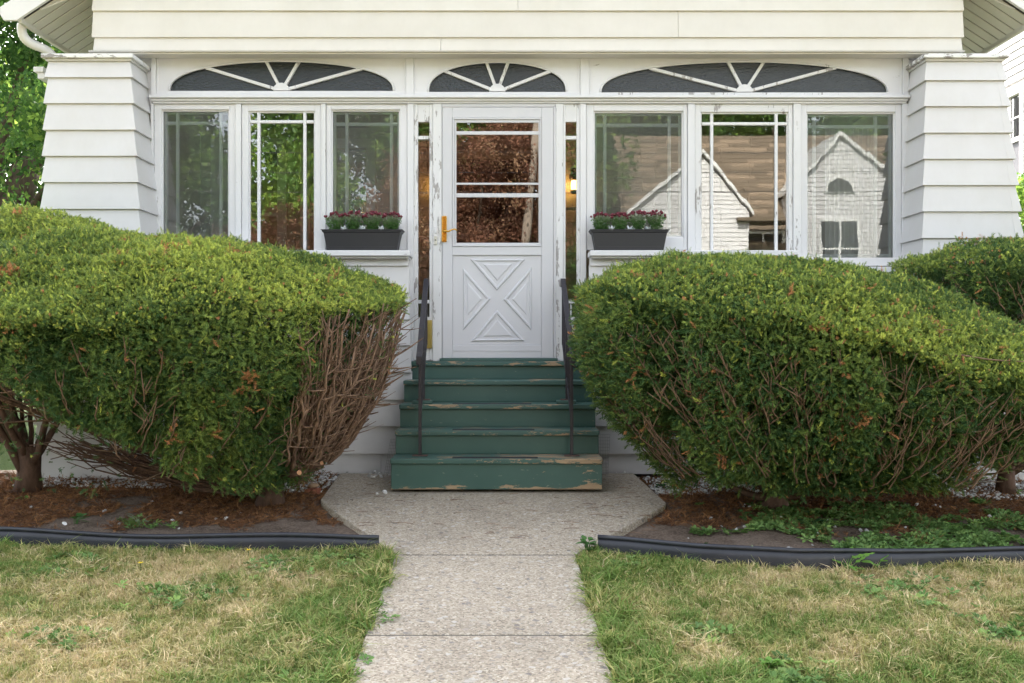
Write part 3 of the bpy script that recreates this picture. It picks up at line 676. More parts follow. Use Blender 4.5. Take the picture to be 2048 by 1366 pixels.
for px in (697, 724):
    x = X(px, 12.4); zc = Z(430, 12.4)
    t = thing('ceiling_lamp', 'warm ceiling lamp glowing in the room behind, %s of the pair above the left planter' % ('left' if px < 700 else 'right'), 'lamp', (x, 12.4, zc), group='lamps in the room behind')
    n = 12; MB().add([(x+r_*math.cos(2*math.pi*k/n), 12.4+r_*math.sin(2*math.pi*k/n), zc+z_) for r_, z_ in ((.02, -.02), (.06, 0), (.05, .025)) for k in range(n)], [(i*n+k, i*n+(k+1) % n, (i+1)*n+(k+1) % n, (i+1)*n+k) for i in range(2) for k in range(n)]+[tuple(range(n-1, -1, -1)), tuple(2*n+k for k in range(n))]).build('lamp_shade', M['bulb2'], t)
    MB().tube([(x, 12.4, zc+.02), (x, 12.4, 3.26)], .01, 6).build('rod', M['iron'], t)

# ------------------------------------------------------------------ front steps
SX0, SX1 = -.851, .635
steps = thing('front_steps', 'five worn dark green wooden steps with peeling paint leading up to the storm door', 'steps', (-.108, 7.2, 0))
ND = [6.70, 6.97, 7.24, 7.51, 7.78]; NH = [.2205, .392, .565, .735, .878]
for i in range(5):
    yb = ND[i]+.30 if i < 4 else 7.86
    zb = 0.004 if i == 0 else NH[i-1]+.001
    MB().box(SX0+.004, SX1-.004, ND[i]+.022, ND[i]+.045, zb, NH[i]-.0375).build('riser', M['green_bottom'] if i == 0 else M['green'], steps, bevel=.003)
    MB().box(SX0, SX1, ND[i], yb, NH[i]-.036, NH[i]).build('tread', M['green_tread'], steps, bevel=.006)
    if i < 3:
        x0 = X(905, ND[i]+.06) + .0*i
        MB().box(x0, x0+.60, ND[i]+.035, ND[i]+.10, NH[i]+.0005, NH[i]+.004).build('grip_strip', M['grip'], steps)
for x0, x1 in ((SX0+.006, SX0+.036), (SX1-.036, SX1-.006)):
    m = MB()
    for i in range(5): m.box(x0, x1, ND[i]+.046, ND[i]+.3155 if i < 4 else 7.79, 0.002, NH[i]-.038)
    m.build('stringer', M['green'], steps)
# handrails
def handrail(lb, xf, xm, xr, xb):
    t = thing('handrail', lb, 'handrail', (xf, 7.0, NH[0]), group='black iron handrails beside the steps')
    b = .0065
    p0 = Vector((xf, 6.80, .965)); p1 = Vector((xb, 7.80, 1.545))
    def rail(pa, pb, w, h, name, mat='iron'):
        d = (pb-pa).normalized(); side = Vector((0, 0, 1)).cross(d).normalized()*w/2; up = d.cross(side).normalized()*h/2
        if up.z < 0: up = -up
        c = []
        for p in (pa, pb): c += [p-side-up, p+side-up, p+side+up, p-side+up]
        return MB().add(c, [(0, 1, 2, 3), (7, 6, 5, 4), (0, 4, 5, 1), (1, 5, 6, 2), (2, 6, 7, 3), (3, 7, 4, 0)])
    r = rail(p0, p1, .040, .012, 'r')
    # downturned front lip and flat rear end
    r.box(xf-.020, xf+.020, 6.752, 6.768, .875, .935)
    d = (p1-p0).normalized(); q = p0 - d*.03
    r.hexa([(xf-.02, 6.752, .935), (xf+.02, 6.752, .935), (xf+.02, 6.765, .925), (xf-.02, 6.765, .925), (xf-.02, 6.80, .971), (xf+.02, 6.80, .971), (xf+.02, 6.803, .959), (xf-.02, 6.803, .959)])
    r.box(xb-.02, xb+.02, 7.80, 7.812, 1.48, 1.552)
    r.build('top_rail', M['iron'], t, bevel=.003)
    def zr(y): return p0.z+(p1.z-p0.z)*(y-p0.y)/(p1.y-p0.y)
    def xx(y): return xf+(xb-xf)*(y-6.80)/1.0
    yf, ym = 6.87, 7.36
    MB().hexa([(xx(yf)-.011, yf-.011, NH[0]+.008), (xx(yf)+.011, yf-.011, NH[0]+.008), (xx(yf)+.011, yf+.011, NH[0]+.008), (xx(yf)-.011, yf+.011, NH[0]+.008), (xx(yf)-.011, yf-.011, zr(yf)-.014), (xx(yf)+.011, yf-.011, zr(yf)-.014), (xx(yf)+.011, yf+.011, zr(yf)-.004), (xx(yf)-.011, yf+.011, zr(yf)-.004)]).build('post', M['iron'], t, bevel=.002)
    MB().box(xx(ym)-.011, xx(ym)+.011, ym-.011, ym+.011, NH[2]+.034, zr(ym)-.008).build('post', M['iron'], t, bevel=.002)
    MB().box(xx(yf)-.055, xx(yf)+.055, yf-.03, yf+.03, NH[0]+.0005, NH[0]+.008).build('foot_plate', M['rust'], t, bevel=.002)
    MB().box(xx(ym)-.05, xx(ym)+.05, ym-.03, ym+.03, NH[2]+.026, NH[2]+.034).build('foot_plate', M['rust'], t, bevel=.002)
    MB().box(xx(ym)-.08, xx(ym)+.07, ym-.06, ym+.06, NH[2]+.0005, NH[2]+.0255).build('foot_block', M['green'], t, bevel=.004)
    rail(Vector((xx(yf), yf+.012, zr(yf)-.52)), Vector((xb, 7.79, p1.z-.52)), .016, .022, 'l').build('lower_rail', M['iron'], t, bevel=.002)
    for k in range(1, 8):
        y = yf+k*.115
        if abs(y-ym) < .03: continue
        zl = zr(y)-.52 + (7.79-y)*.02
        MB().box(xx(y)-.006, xx(y)+.006, y-.006, y+.006, zl+.005, zr(y)-.007).build('baluster', M['iron'], t)
    MB().box(xb-.01, xb+.01, 7.78, 7.8, 1.01, 1.48).build('end_baluster', M['iron'], t)
handrail('black iron handrail on the left of the green steps, beside the mail slot', -.655, -.66, -.66, -.697)
handrail('black iron handrail on the right of the green steps, beside the right yew', .428, .43, .43, .414)
# wire mesh strips
def mesh_strip(lb, x0, x1, xt0, xt1, y, z0, z1):
    t = MB(); n = 7; mN = 14
    for i in range(n):
        a = i/(n-1); t.tube([(x0+(x1-x0)*a, y, z0), (xt0+(xt1-xt0)*a, y+.03, z1)], .0013, 4)
    for j in range(mN):
        b = j/(mN-1); t.tube([(x0+(xt0-x0)*b, y+.03*b, z0+(z1-z0)*b), (x1+(xt1-x1)*b, y+.03*b, z0+(z1-z0)*b)], .0013, 4)
    o = t.build('wire_mesh', M['wire']); tag(o, lb, 'wire mesh', 'wire mesh strips at the sides of the steps')
mesh_strip('strip of galvanised wire mesh leaning at the left side of the steps', -.97, -.875, -.92, -.86, 7.25, .0, .30)
mesh_strip('strip of galvanised wire mesh leaning at the right side of the steps', .66, .72, .65, .74, 7.22, .02, .34)

# ------------------------------------------------------------------ instancing (for what nobody could count)
def instancer(name, sources, pts, rot, scl, tint, parent=None, kind='stuff', pick=None):
    n = len(pts); me = bpy.data.meshes.new(name); me.vertices.add(n)
    off = OFF[parent.name] if parent else Vector((0, 0, 0))
    me.vertices.foreach_set('co', (np.asarray(pts, dtype=np.float32)-np.array(off, dtype=np.float32)).ravel())
    a = me.attributes.new('rot', 'FLOAT_VECTOR', 'POINT'); a.data.foreach_set('vector', np.asarray(rot, dtype=np.float32).ravel())
    a = me.attributes.new('scl', 'FLOAT', 'POINT'); a.data.foreach_set('value', np.asarray(scl, dtype=np.float32))
    a = me.attributes.new('tint', 'FLOAT', 'POINT'); a.data.foreach_set('value', np.asarray(tint, dtype=np.float32))
    a = me.attributes.new('pick', 'INT', 'POINT'); a.data.foreach_set('value', (rng.integers(0, len(sources), n) if pick is None else pick).astype(np.int32))
    for s in sources[:1]: me.materials.append(s.data.materials[0])
    o = bpy.data.objects.new(name, me); COL.objects.link(o); OFF[o.name] = off
    if parent: o.parent = parent
    o['kind'] = kind
    ng = bpy.data.node_groups.new(name, 'GeometryNodeTree')
    ng.interface.new_socket('Geometry', in_out='INPUT', socket_type='NodeSocketGeometry'); ng.interface.new_socket('Geometry', in_out='OUTPUT', socket_type='NodeSocketGeometry')
    N = ng.nodes; L = ng.links; gi = N.new('NodeGroupInput'); go = N.new('NodeGroupOutput'); jn = N.new('GeometryNodeJoinGeometry')
    def at(nm, ty):
        q = N.new('GeometryNodeInputNamedAttribute'); q.data_type = ty; q.inputs['Name'].default_value = nm; return q.outputs[0]
    r_, s_, p_ = at('rot', 'FLOAT_VECTOR'), at('scl', 'FLOAT'), at('pick', 'INT')
    for i, src in enumerate(sources):
        c = N.new('FunctionNodeCompare'); c.data_type = 'INT'; c.operation = 'EQUAL'
        ci = [x for x in c.inputs if x.type == 'INT']; L.new(p_, ci[0]); ci[1].default_value = i
        oi = N.new('GeometryNodeObjectInfo'); oi.inputs['Object'].default_value = src; oi.inputs['As Instance'].default_value = True
        ip = N.new('GeometryNodeInstanceOnPoints'); L.new(gi.outputs[0], ip.inputs['Points']); L.new(c.outputs[0], ip.inputs['Selection'])
        L.new(oi.outputs['Geometry'], ip.inputs['Instance']); L.new(r_, ip.inputs['Rotation']); L.new(s_, ip.inputs['Scale']); L.new(ip.outputs[0], jn.inputs[0])
    L.new(jn.outputs[0], go.inputs[0])
    md = o.modifiers.new('scatter', 'NODES'); md.node_group = ng
    return o
def source(name, mb, mat, smooth=False):
    me = bpy.data.meshes.new(name); me.from_pydata(mb.v, [], mb.f); me.materials.append(mat)
    if smooth: me.polygons.foreach_set('use_smooth', [True]*len(me.polygons))
    return bpy.data.objects.new(name, me)
def dir_rot(d, spin):
    """euler arrays that turn +Z to direction d"""
    d = d/np.linalg.norm(d, axis=1, keepdims=True)
    # R = Rz(c) Ry(b) Rz(spin) ; as XYZ euler
    b = np.arccos(np.clip(d[:, 2], -1, 1)); c = np.arctan2(d[:, 1], d[:, 0])
    cb, sb, cc, sc_, cs, ss = np.cos(b), np.sin(b), np.cos(c), np.sin(c), np.cos(spin), np.sin(spin)
    r00 = cc*cb*cs-sc_*ss; r10 = sc_*cb*cs+cc*ss; r20 = -sb*cs; r21 = sb*ss; r22 = cb
    ry = np.arcsin(np.clip(-r20, -1, 1)); rx = np.arctan2(r21, r22); rz = np.arctan2(r10, r00)
    return np.stack([rx, ry, rz], 1)
# yew shoots: stem with two ranks of flat needles
def shoot(seed, L=.06, n=22, nl=.024, nw=.0046, side=2):
    r = random.Random(seed); m = MB(); bend = r.uniform(-.2, .2)
    def ax(t): return Vector((bend*L*t*t, 0, L*t))
    m.tube([ax(0), ax(.5), ax(1)], [.0016, .0012, .0007], 3, False)
    for i in range(n):
        t = .08+.92*i/n; p = ax(t); a = (i % side)*2*math.pi/side+r.uniform(-.55, .55)
        l = nl*(1-.35*t)*r.uniform(.8, 1.15); el = r.uniform(.35, .75)+.5*t
        d = Vector((math.cos(a)*math.cos(el), math.sin(a)*math.cos(el), math.sin(el))); q = d.cross(Vector((0, 0, 1))).normalized()*nw/2
        n_ = d.cross(q).normalized()*nw*.15
        m.add([p, p+d*l*.45+q+n_, p+d*l, p+d*l*.45-q+n_], [(0, 1, 2, 3)])
    return m
yews = [source('yew_shoot', shoot(s, side=(2 if s % 2 else 5)), M['yew']) for s in range(4)]+[source('yew_tip', shoot(s+40, L=.022, n=15, nl=.021, nw=.0048, side=5), M['yew']) for s in range(4)]
# rosette seen end-on (side foliage)
deads = [source('dead_shoot', shoot(s+20, L=.06, n=12, nl=.02, nw=.004, side=2), M['dead']) for s in range(3)]

def tnoise(p, sc, seed): return vnoise(p, sc, seed)
class Yew:
    def __init__(s, name, label, c, rx, ry, zs, dome, zb, tx, ty, base, rb=.5, pw=1.8, group='clipped yew bushes in front of the porch'):
        s.root = thing(name, label, 'bush', (base[0], base[1], zbed(*base)), group=group)
        s.c = c; s.rx = rx; s.ry = ry; s.zs = zs; s.dome = dome; s.zb = zb; s.tx = tx; s.ty = ty; s.base = base; s.rb = rb; s.pw = pw
    def Rr(s, th): n = 2.6; return (np.abs(np.cos(th)/s.rx)**n+np.abs(np.sin(th)/s.ry)**n)**(-1/n)
    def surf(s, th, kind, v):
        """kind 0 top (v radial 0..1), 1 side (v 0 shoulder .. 1 bottom), 2 underside (v 0 edge .. 1 centre)"""
        Rr = s.Rr(th); tilt = s.tx*np.cos(th)*np.where(np.cos(th) > 0, 1.0, .58)+s.ty*np.sin(th)
        rt = v; zt = s.zs+tilt*v+s.dome*(1-v**2.3)
        rs = 1.0+.02*np.sin(np.minimum(v*5, 3.14))-(1-s.rb)*v**s.pw; zsd = s.zs+tilt-(s.zs+tilt-s.zb)*v - .02
        ru = s.rb*(1-v); zu = s.zb+v*.12
        r = np.where(kind == 0, rt, np.where(kind == 1, rs, ru)); z = np.where(kind == 0, zt, np.where(kind == 1, zsd, zu))
        p = np.stack([s.c[0]+Rr*r*np.cos(th), s.c[1]+Rr*r*np.sin(th), z], 1)
        nr = np.where(kind == 0, .35*v, np.where(kind == 1, 1.0, .3)); nz = np.where(kind == 0, 1.0, np.where(kind == 1, -.15-.4*v, -1.0))
        nv = np.stack([np.cos(th)*nr/s.rx, np.sin(th)*nr/s.ry, nz], 1)
        nv = np.where(kind[:, None] == 1, np.stack([np.cos(th)*nr, np.sin(th)*nr, nz], 1), nv)
        return p, nv/np.linalg.norm(nv, axis=1, keepdims=True)
    def lump(s, p):
        return (tnoise(p, 1.9, 1)-.5)*.12+(tnoise(p, 5.0, 2)-.5)*.06+(tnoise(p, 13.0, 5)-.5)*.05
    def foliage(s, ntop, nside, bare=None, seed=0, gap=.36, dead_amt=.012):
        N = ntop+nside; kind = np.concatenate([np.zeros(ntop, int), np.ones(int(nside*.9), int), np.full(nside-int(nside*.9), 2)])
        # uniform-ish in angle by arc length
        th = rng.random(N)*2*math.pi
        grid = np.linspace(0, 2*math.pi, 721); gx, gy = s.Rr(grid)*np.cos(grid), s.Rr(grid)*np.sin(grid)
        cum = np.concatenate([[0], np.cumsum(np.hypot(np.diff(gx), np.diff(gy)))]); th = np.interp(rng.random(N)*cum[-1], cum, grid)
        v = np.where(kind == 0, np.sqrt(rng.random(N))*1.01, rng.random(N)**.85)
        th = np.where(kind == 0, rng.random(N)*2*math.pi, th)
        p, nv = s.surf(th, kind, v)
        # keep more of what faces the lawn, thin the hidden back
        back = (np.sin(th) > .35) & (kind != 0); keep = ~back | (rng.random(N) < .35)
        lp = s.lump(p)+np.where(kind == 1, (tnoise(np.stack([np.cos(th)*3.4+5, np.sin(th)*3.4, p[:, 2]*.8], 1), 1.0, 14)-.5)*.20*np.minimum(v*4, 1), 0); p = p+nv*lp[:, None]
        # grooves: vertical, on the sides
        q = np.stack([np.cos(th)*s.Rr(th)*3.2, np.sin(th)*s.Rr(th)*3.2, p[:, 2]*.9], 1)
        gr = tnoise(q, 1.0, 3)
        dense = tnoise(p, 4.2, 4)*.55+tnoise(p, 9.0, 6)*.25+gr*.45
        cutv = np.where(kind == 0, .0, np.interp(v, [0, .12, .5, 1], [.15, gap+.13, gap+.26, gap+.24])*(kind == 1)+(gap+.28)*(kind == 2))
        keep &= (dense > cutv) | ((rng.random(N) < .12) & (kind == 1))
        depth = rng.random(N)**1.6*np.where(kind == 0, .075, .22)
        depth = depth+np.where(kind == 1, np.clip(.50-gr, 0, 1)*1.1, 0)
        p = p-nv*depth[:, None]
        if bare is not None:
            b = bare(th, p, kind, v); keep &= rng.random(N) > b
        p, nv, kind, depth, v, th, dense = p[keep], nv[keep], kind[keep], depth[keep], v[keep], th[keep], dense[keep]
        n = len(p)
        d = nv*np.where(kind == 0, .45, .75)[:, None]+rng.normal(0, .62, (n, 3)); d[:, 2] += np.where(kind == 0, .25, .30)
        # outward horizontal fling at shoulder
        sc = rng.uniform(.55, 1.25, n)*np.where(kind == 0, .76, .86)
        patch = tnoise(p, 1.3, 8); fine = rng.random(n)
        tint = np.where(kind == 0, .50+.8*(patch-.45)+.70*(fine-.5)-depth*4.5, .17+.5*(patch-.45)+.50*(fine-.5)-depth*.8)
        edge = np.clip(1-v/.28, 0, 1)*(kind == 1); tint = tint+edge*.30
        tip = (rng.random(n) < np.where(kind == 0, .10, .015)); tint = np.where(tip, 1.0, tint)
        tint = np.clip(tint, 0, 1)
        dd = (tnoise(p, 8.5, 12) > .90-dead_amt*2) & (rng.random(n) < .7); dd |= rng.random(n) < dead_amt
        if bare is not None: pass
        tint = np.where(dd, 1.9, tint)
        # older shoots deeper inside
        ni = nside//3; ki = np.where(rng.random(ni) < .35, 0, 1); ti = rng.random(ni)*2*math.pi; vi = np.where(ki == 0, np.sqrt(rng.random(ni))*.9, rng.random(ni)*.75)
        pi_, ni_ = s.surf(ti, ki, vi); pi_ = pi_-ni_*rng.uniform(.12, .34, ni)[:, None]
        ok_ = (rng.random(ni) > bare(ti, pi_, np.ones(ni, int), vi)) if bare is not None else np.ones(ni, bool)
        pi_, ni_ = pi_[ok_], ni_[ok_]; k_ = len(pi_)
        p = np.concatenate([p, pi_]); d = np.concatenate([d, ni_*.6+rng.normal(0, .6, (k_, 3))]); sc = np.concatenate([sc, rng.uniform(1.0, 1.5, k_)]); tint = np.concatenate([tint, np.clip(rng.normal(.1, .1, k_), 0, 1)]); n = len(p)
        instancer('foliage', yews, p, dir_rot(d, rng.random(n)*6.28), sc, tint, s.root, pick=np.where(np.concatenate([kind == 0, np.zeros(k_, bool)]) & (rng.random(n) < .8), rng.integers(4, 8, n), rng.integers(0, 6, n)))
    def wood(s, nlimb, ntwig, trunk_r=.07, trunk_h=.25, bare_dir=None, nbare=0, low=0):
        b = Vector((s.base[0], s.base[1], zbed(*s.base)-.03)); lm = []
        MB().tube([b, b+Vector((.01, 0, trunk_h*.5)), b+Vector((0, .02, trunk_h))], [trunk_r*1.35, trunk_r, trunk_r*1.05], 10).build('trunk', M['bark'], s.root, smooth=True)
        ends = []
        for i in range(nlimb):
            th = 2*math.pi*(i+.5*rnd.random())/nlimb; k = rnd.choice([0, 0, 1]); vv = rnd.uniform(.35, .92) if k == 0 else rnd.uniform(.05, .75)
            p, nv = s.surf(np.array([th]), np.array([k]), np.array([vv])); e = Vector(p[0])-Vector(nv[0])*.16
            st = b+Vector((.5*trunk_r*math.cos(th), .5*trunk_r*math.sin(th), trunk_h*rnd.uniform(.45, .95)))
            mid = st.lerp(e, .5); mid.z = st.z+(e.z-st.z)*rnd.uniform(.22, .42); mid += Vector((rnd.uniform(-.06, .06), rnd.uniform(-.06, .06), 0))
            cp_ = [st, st.lerp(mid, .6)+Vector((0, 0, -.02)), mid, e]; pts = [bez(cp_, t/12)+Vector((rnd.uniform(-1, 1), rnd.uniform(-1, 1), rnd.uniform(-1, 1)))*.009*(t > 0) for t in range(13)]
            r0 = rnd.uniform(.017, .032)
            MB().tube(pts, [r0*(1-.72*t/12) for t in range(13)], 7).build('branch', M['bark'], s.root, smooth=True)
            lm.append(pts)
        tw = MB()
        for i in range(ntwig):
            L_ = rnd.choice(lm); j = rnd.randint(5, 12); st = L_[j]
            th = math.atan2(st.y-s.c[1], st.x-s.c[0])+rnd.gauss(0, .35); k = rnd.choice([0, 1, 1]); vv = rnd.random()
            if k == 0: vv = .5+.5*vv
            p, nv = s.surf(np.array([th]), np.array([k]), np.array([vv])); e = Vector(p[0])-Vector(nv[0])*rnd.uniform(.0, .06)
            if e.z < st.z-.1: e.z = st.z-.05
            mid = st.lerp(e, .5)+Vector((rnd.gauss(0, .04), rnd.gauss(0, .04), -abs(rnd.gauss(0, .06))))
            tw.tube([bez([st, mid, e], t/6)+Vector((rnd.gauss(0, .005), rnd.gauss(0, .005), rnd.gauss(0, .005))) for t in range(7)], [.0075*(1-.7*t/6) for t in range(7)], 4, False)
        # short surface twigs rising through the side foliage
        for i in range(int(ntwig*1.3)):
            th = rnd.uniform(math.pi*.95, math.pi*2.05); vv = rnd.uniform(.08, .95)
            p, nv = s.surf(np.array([th]), np.array([1]), np.array([vv])); e = Vector(p[0]); nn = Vector(nv[0]); Lz = rnd.uniform(.12, .32)
            st = e-nn*rnd.uniform(.10, .16)-Vector((0, 0, Lz))-Vector((math.cos(th), math.sin(th), 0))*Lz*.35; e = e-nn*rnd.uniform(0, .05)+Vector((rnd.gauss(0, .03), 0, 0))
            if st.z < s.zb+.06 or (s is not None and s.c[0] > 1 and s.c[0] < 3 and st.z < .66*max(0, st.x-2.35)): continue
            if s.c[0] < -2 and s.c[0] > -3 and st.z < .62*max(0, -1.8-st.x): continue
            k = rnd.randint(1, 3); pts = [bez([st, st.lerp(e, .5)+nn*.03, e], t/5)+Vector((rnd.gauss(0, .006), rnd.gauss(0, .006), 0)) for t in range(6)]
            tw.tube(pts, [.0058*(1-.6*t/5) for t in range(6)], 4, False)
            for _ in range(k):
                a = pts[rnd.randint(2, 4)]; tw.tube([a, a+Vector((rnd.gauss(0, .05), rnd.gauss(-.02, .03), rnd.uniform(.05, .12)))], [.0035, .0015], 4, False)
        o = tw.build('twigs', M['twig'], s.root, smooth=True); o['kind'] = 'stuff'
        if nbare:
            bw = MB()
            for i in range(nbare):
                th = rnd.uniform(-1.05, .75); vv = rnd.uniform(.0, 1)
                p, nv = s.surf(np.array([th]), np.array([1]), np.array([vv])); e = Vector(p[0])+Vector(nv[0])*rnd.uniform(-.12, .02)
                if e.x < -1.20-.2*(1.2-e.z): continue
                out = Vector((math.cos(th), math.sin(th), 0))
                st = b+Vector((out.x*.12, out.y*.12, .12+.2*rnd.random())); f = rnd.uniform(.25, .62)
                st2 = st.lerp(Vector((e.x, e.y, e.z*.55)), f); mid = st2.lerp(e, .55)+out*.05+Vector((0, 0, -.10*(1-vv)))
                mid += Vector((rnd.gauss(0, .05), rnd.gauss(0, .05), rnd.gauss(0, .04))); pts = [bez([st2, mid, e], t/8)+Vector((rnd.gauss(0, .010), rnd.gauss(0, .010), rnd.gauss(0, .008))) for t in range(9)]
                r0 = rnd.choice([.004, .005, .006, .008, .012, .016]); bw.tube(pts, [r0*(1-.65*t/8) for t in range(9)], 5, True)
                for _ in range(rnd.randint(2, 6)):
                    j = rnd.randint(3, 7); a = pts[j]; dd = (out*rnd.uniform(-.02, .13)+Vector((rnd.gauss(0, .06), rnd.gauss(0, .06), rnd.uniform(.0, .14))))
                    bw.tube([a, a+dd*.5+Vector((0, 0, -.006)), a+dd], [r0*.5, r0*.35, r0*.2], 4, False)
            o = bw.build('bare_twigs', M['twig_grey'], s.root, smooth=True); o['kind'] = 'stuff'
            # sawn stubs
            for i, (ex, ey, ez) in enumerate(((-1.26, 6.05, .35), (-1.22, 6.15, .26), (-1.33, 6.0, .22), (-1.24, 6.1, .55), (-1.19, 6.2, .46))):
                e = Vector((ex, ey, ez)); z = ez
                st = b.lerp(Vector((e.x, e.y, e.z)), .45); st.z = z*.7
                bw = MB().tube([st, st.lerp(e, .5), e], [.024, .02, .017], 8); bw.build('sawn_stub', M['bark'], s.root, smooth=True)
                dr = (e-st).normalized(); MB().tube([e+dr*.0005, e+dr*.003], .0155, 8).build('cut_end', simple('cut_wood', (.50, .25, .12), .7), s.root)
        if low:
            lw = MB()
            for i in range(low):
                st = b+Vector((0, 0, .10+.12*rnd.random())); ang = math.pi+rnd.uniform(-.22, .35); L_ = rnd.uniform(.8, 1.5); r_ = rnd.uniform(.005, .014)
                pts = []
                for t in range(11):
                    u = t/10; pts.append(st+Vector((math.cos(ang)*L_*u, math.sin(ang)*L_*u*.8, (.05+.36*rnd.random()*.3+.28*L_*.5)*u**1.7))+Vector((0, rnd.gauss(0, .008), rnd.gauss(0, .008))))
                lw.tube(pts, [r_*(1-.7*t/10) for t in range(11)], 5)
            o = lw.build('low_branches', M['bark'], s.root, smooth=True); o['kind'] = 'stuff'

A = Yew('yew_bush', 'large clipped yew left of the steps with a bare brown twiggy side', (-2.62, 6.36), 1.88, 1.06, 1.31, .43, .09, 0.04, .15, (-1.62, 6.42), rb=.61, pw=1.7)
def bareA(th, p, kind, v):
    tt = (th+math.pi) % (2*math.pi)-math.pi
    side = np.clip((p[:, 0]-(-1.16-.20*(1.2-p[:, 2])))/.12+.5*(vnoise(p, 7, 91)-.5), 0, 1)*(tt < 1.2)
    low = p[:, 2] < .12+.62*np.clip(-1.80-p[:, 0], 0, 3)+.15*(vnoise(p, 4, 92)-.5)
    return np.where((kind >= 1) & (p[:, 2] < 1.20+.10*(vnoise(p, 5, 93)-.5)), side*.93, 0)+np.where((kind >= 1) & low & (p[:, 1] < 7.3), .985, 0)
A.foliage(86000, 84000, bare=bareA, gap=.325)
A.wood(24, 130, .085, .22, nbare=640, low=85)
B = Yew('yew_bush', 'tall clipped yew at the left edge, behind the large one and against the left pier', (-3.82, 6.9), 1.24, .62, 1.76, .22, .55, 0.0, .05, (-3.42, 6.78), rb=.35, pw=1.5)
B.foliage(26000, 17000, gap=.34); B.wood(12, 50, .078, .34)
C = Yew('yew_bush', 'large clipped yew right of the steps, leafy down to the soil', (2.05, 6.24), 1.62, 1.08, 1.17, .38, .12, -.38, .11, (1.72, 6.3), rb=.56, pw=2.5)
def bareC(th, p, kind, v):
    return np.where((kind >= 1) & (p[:, 2] < .02+.66*np.clip(p[:, 0]-2.35, 0, 3)+.12*(vnoise(p, 4, 94)-.5)), .985, 0)
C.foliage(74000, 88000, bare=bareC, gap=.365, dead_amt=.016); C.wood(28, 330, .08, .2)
E = Yew('yew_bush', 'smaller clipped yew at the right edge, behind the large one and against the right pier', (4.02, 6.88), 1.24, .62, 1.58, .20, .78, 0, .05, (3.45, 6.72), rb=.35, pw=1.5)
E.foliage(23000, 20000, gap=.42); E.wood(12, 70, .055, .34)

# ------------------------------------------------------------------ lawn, debris, gravel, weeds
def tuft(seed, n=9, h=.047, w=.0036, lean=.5):
    r = random.Random(seed); m = MB()
    for i in range(n):
        a = r.uniform(0, 6.28); x, y = r.gauss(0, .009), r.gauss(0, .009); l = h*r.uniform(.55, 1.25); ln = lean*r.uniform(.2, 1.3)
        dx, dy = math.cos(a), math.sin(a); q = (-dy*w/2, dx*w/2)
        p1 = (x+dx*l*ln*.35, y+dy*l*ln*.35, l*.6); p2 = (x+dx*l*ln, y+dy*l*ln, l*(1-.35*ln))
        m.add([(x-q[0], y-q[1], -.004), (x+q[0], y+q[1], -.004), (p1[0]+q[0]*.8, p1[1]+q[1]*.8, p1[2]), (p1[0]-q[0]*.8, p1[1]-q[1]*.8, p1[2]), (p2[0], p2[1], p2[2])], [(0, 1, 2, 3), (3, 2, 4)])
    return m
tufts = [source('grass_tuft', tuft(s, lean=.55+.4*(s % 3)), M['grass']) for s in range(6)]
n = 150000
px_ = rng.uniform(-4.2, 4.2, n); py_ = rng.uniform(2.6, 5.4, n)
ok = np.array([True]*n)
ey = np.interp(px_, [p[0] for p in EDGE_L]+[p[0] for p in EDGE_R], [p[1] for p in EDGE_L]+[p[1] for p in EDGE_R])
tt = (5.21-py_)/(5.21-3.585); lx = -.632+.018*tt-.0; rx_ = .345+.04*tt
ok &= py_ < ey-.015
ok &= ~((px_ > lx+.006*np.sin(py_*23)-.012) & (px_ < rx_+.012*np.sin(py_*17)+.012))
# platform corner cuts
ok &= ~((py_ > 5.17) & (px_ > -.66-(py_-5.21)*.6) & (px_ < .40+(py_-5.2)*.6))
P = np.stack([px_, py_, np.zeros(n)], 1)
pat = vnoise(P, .9, 21)*.5+vnoise(P, 2.6, 22)*.35+vnoise(P, 7, 23)*.15
near_path = np.exp(-np.minimum(np.abs(px_-lx), np.abs(px_-rx_))/.16)
near_edge = np.exp(-np.abs(ey-py_)/.10)
pat = pat*.72+.28*vnoise(P, 5, 26); dry = np.clip((pat-.37)*3.8, 0, 1)*.76
dry = np.clip(dry-near_path*.6, 0, 1)
bare_ = (vnoise(P, 1.7, 31) > .80)
ok &= ~(bare_ & (rng.random(n) < .8))
ok &= rng.random(n) > .25*dry
t_ = np.clip(.06+dry*.95+rng.normal(0, .30, n)+.7*(vnoise(P, 14, 24)-.5), 0, 1)
h_ = rng.uniform(.55, 1.2, n)*(.65+.8*vnoise(P, 9, 25))*(1+.45*near_path)*(1-.28*dry)
hz_ = np.array([G(y) for y in py_])-.018+.006*np.sin(px_*5+py_*3)
pts = np.stack([px_, py_, hz_], 1)[ok]
rot = np.stack([rng.normal(0, .38, n), rng.normal(0, .38, n), rng.random(n)*6.28], 1)[ok]
g = instancer('lawn_grass', tufts, pts, rot, h_[ok]*1.05, t_[ok]); g['label'] = 'patchy half dry lawn grass on both sides of the path'; g['category'] = 'grass'
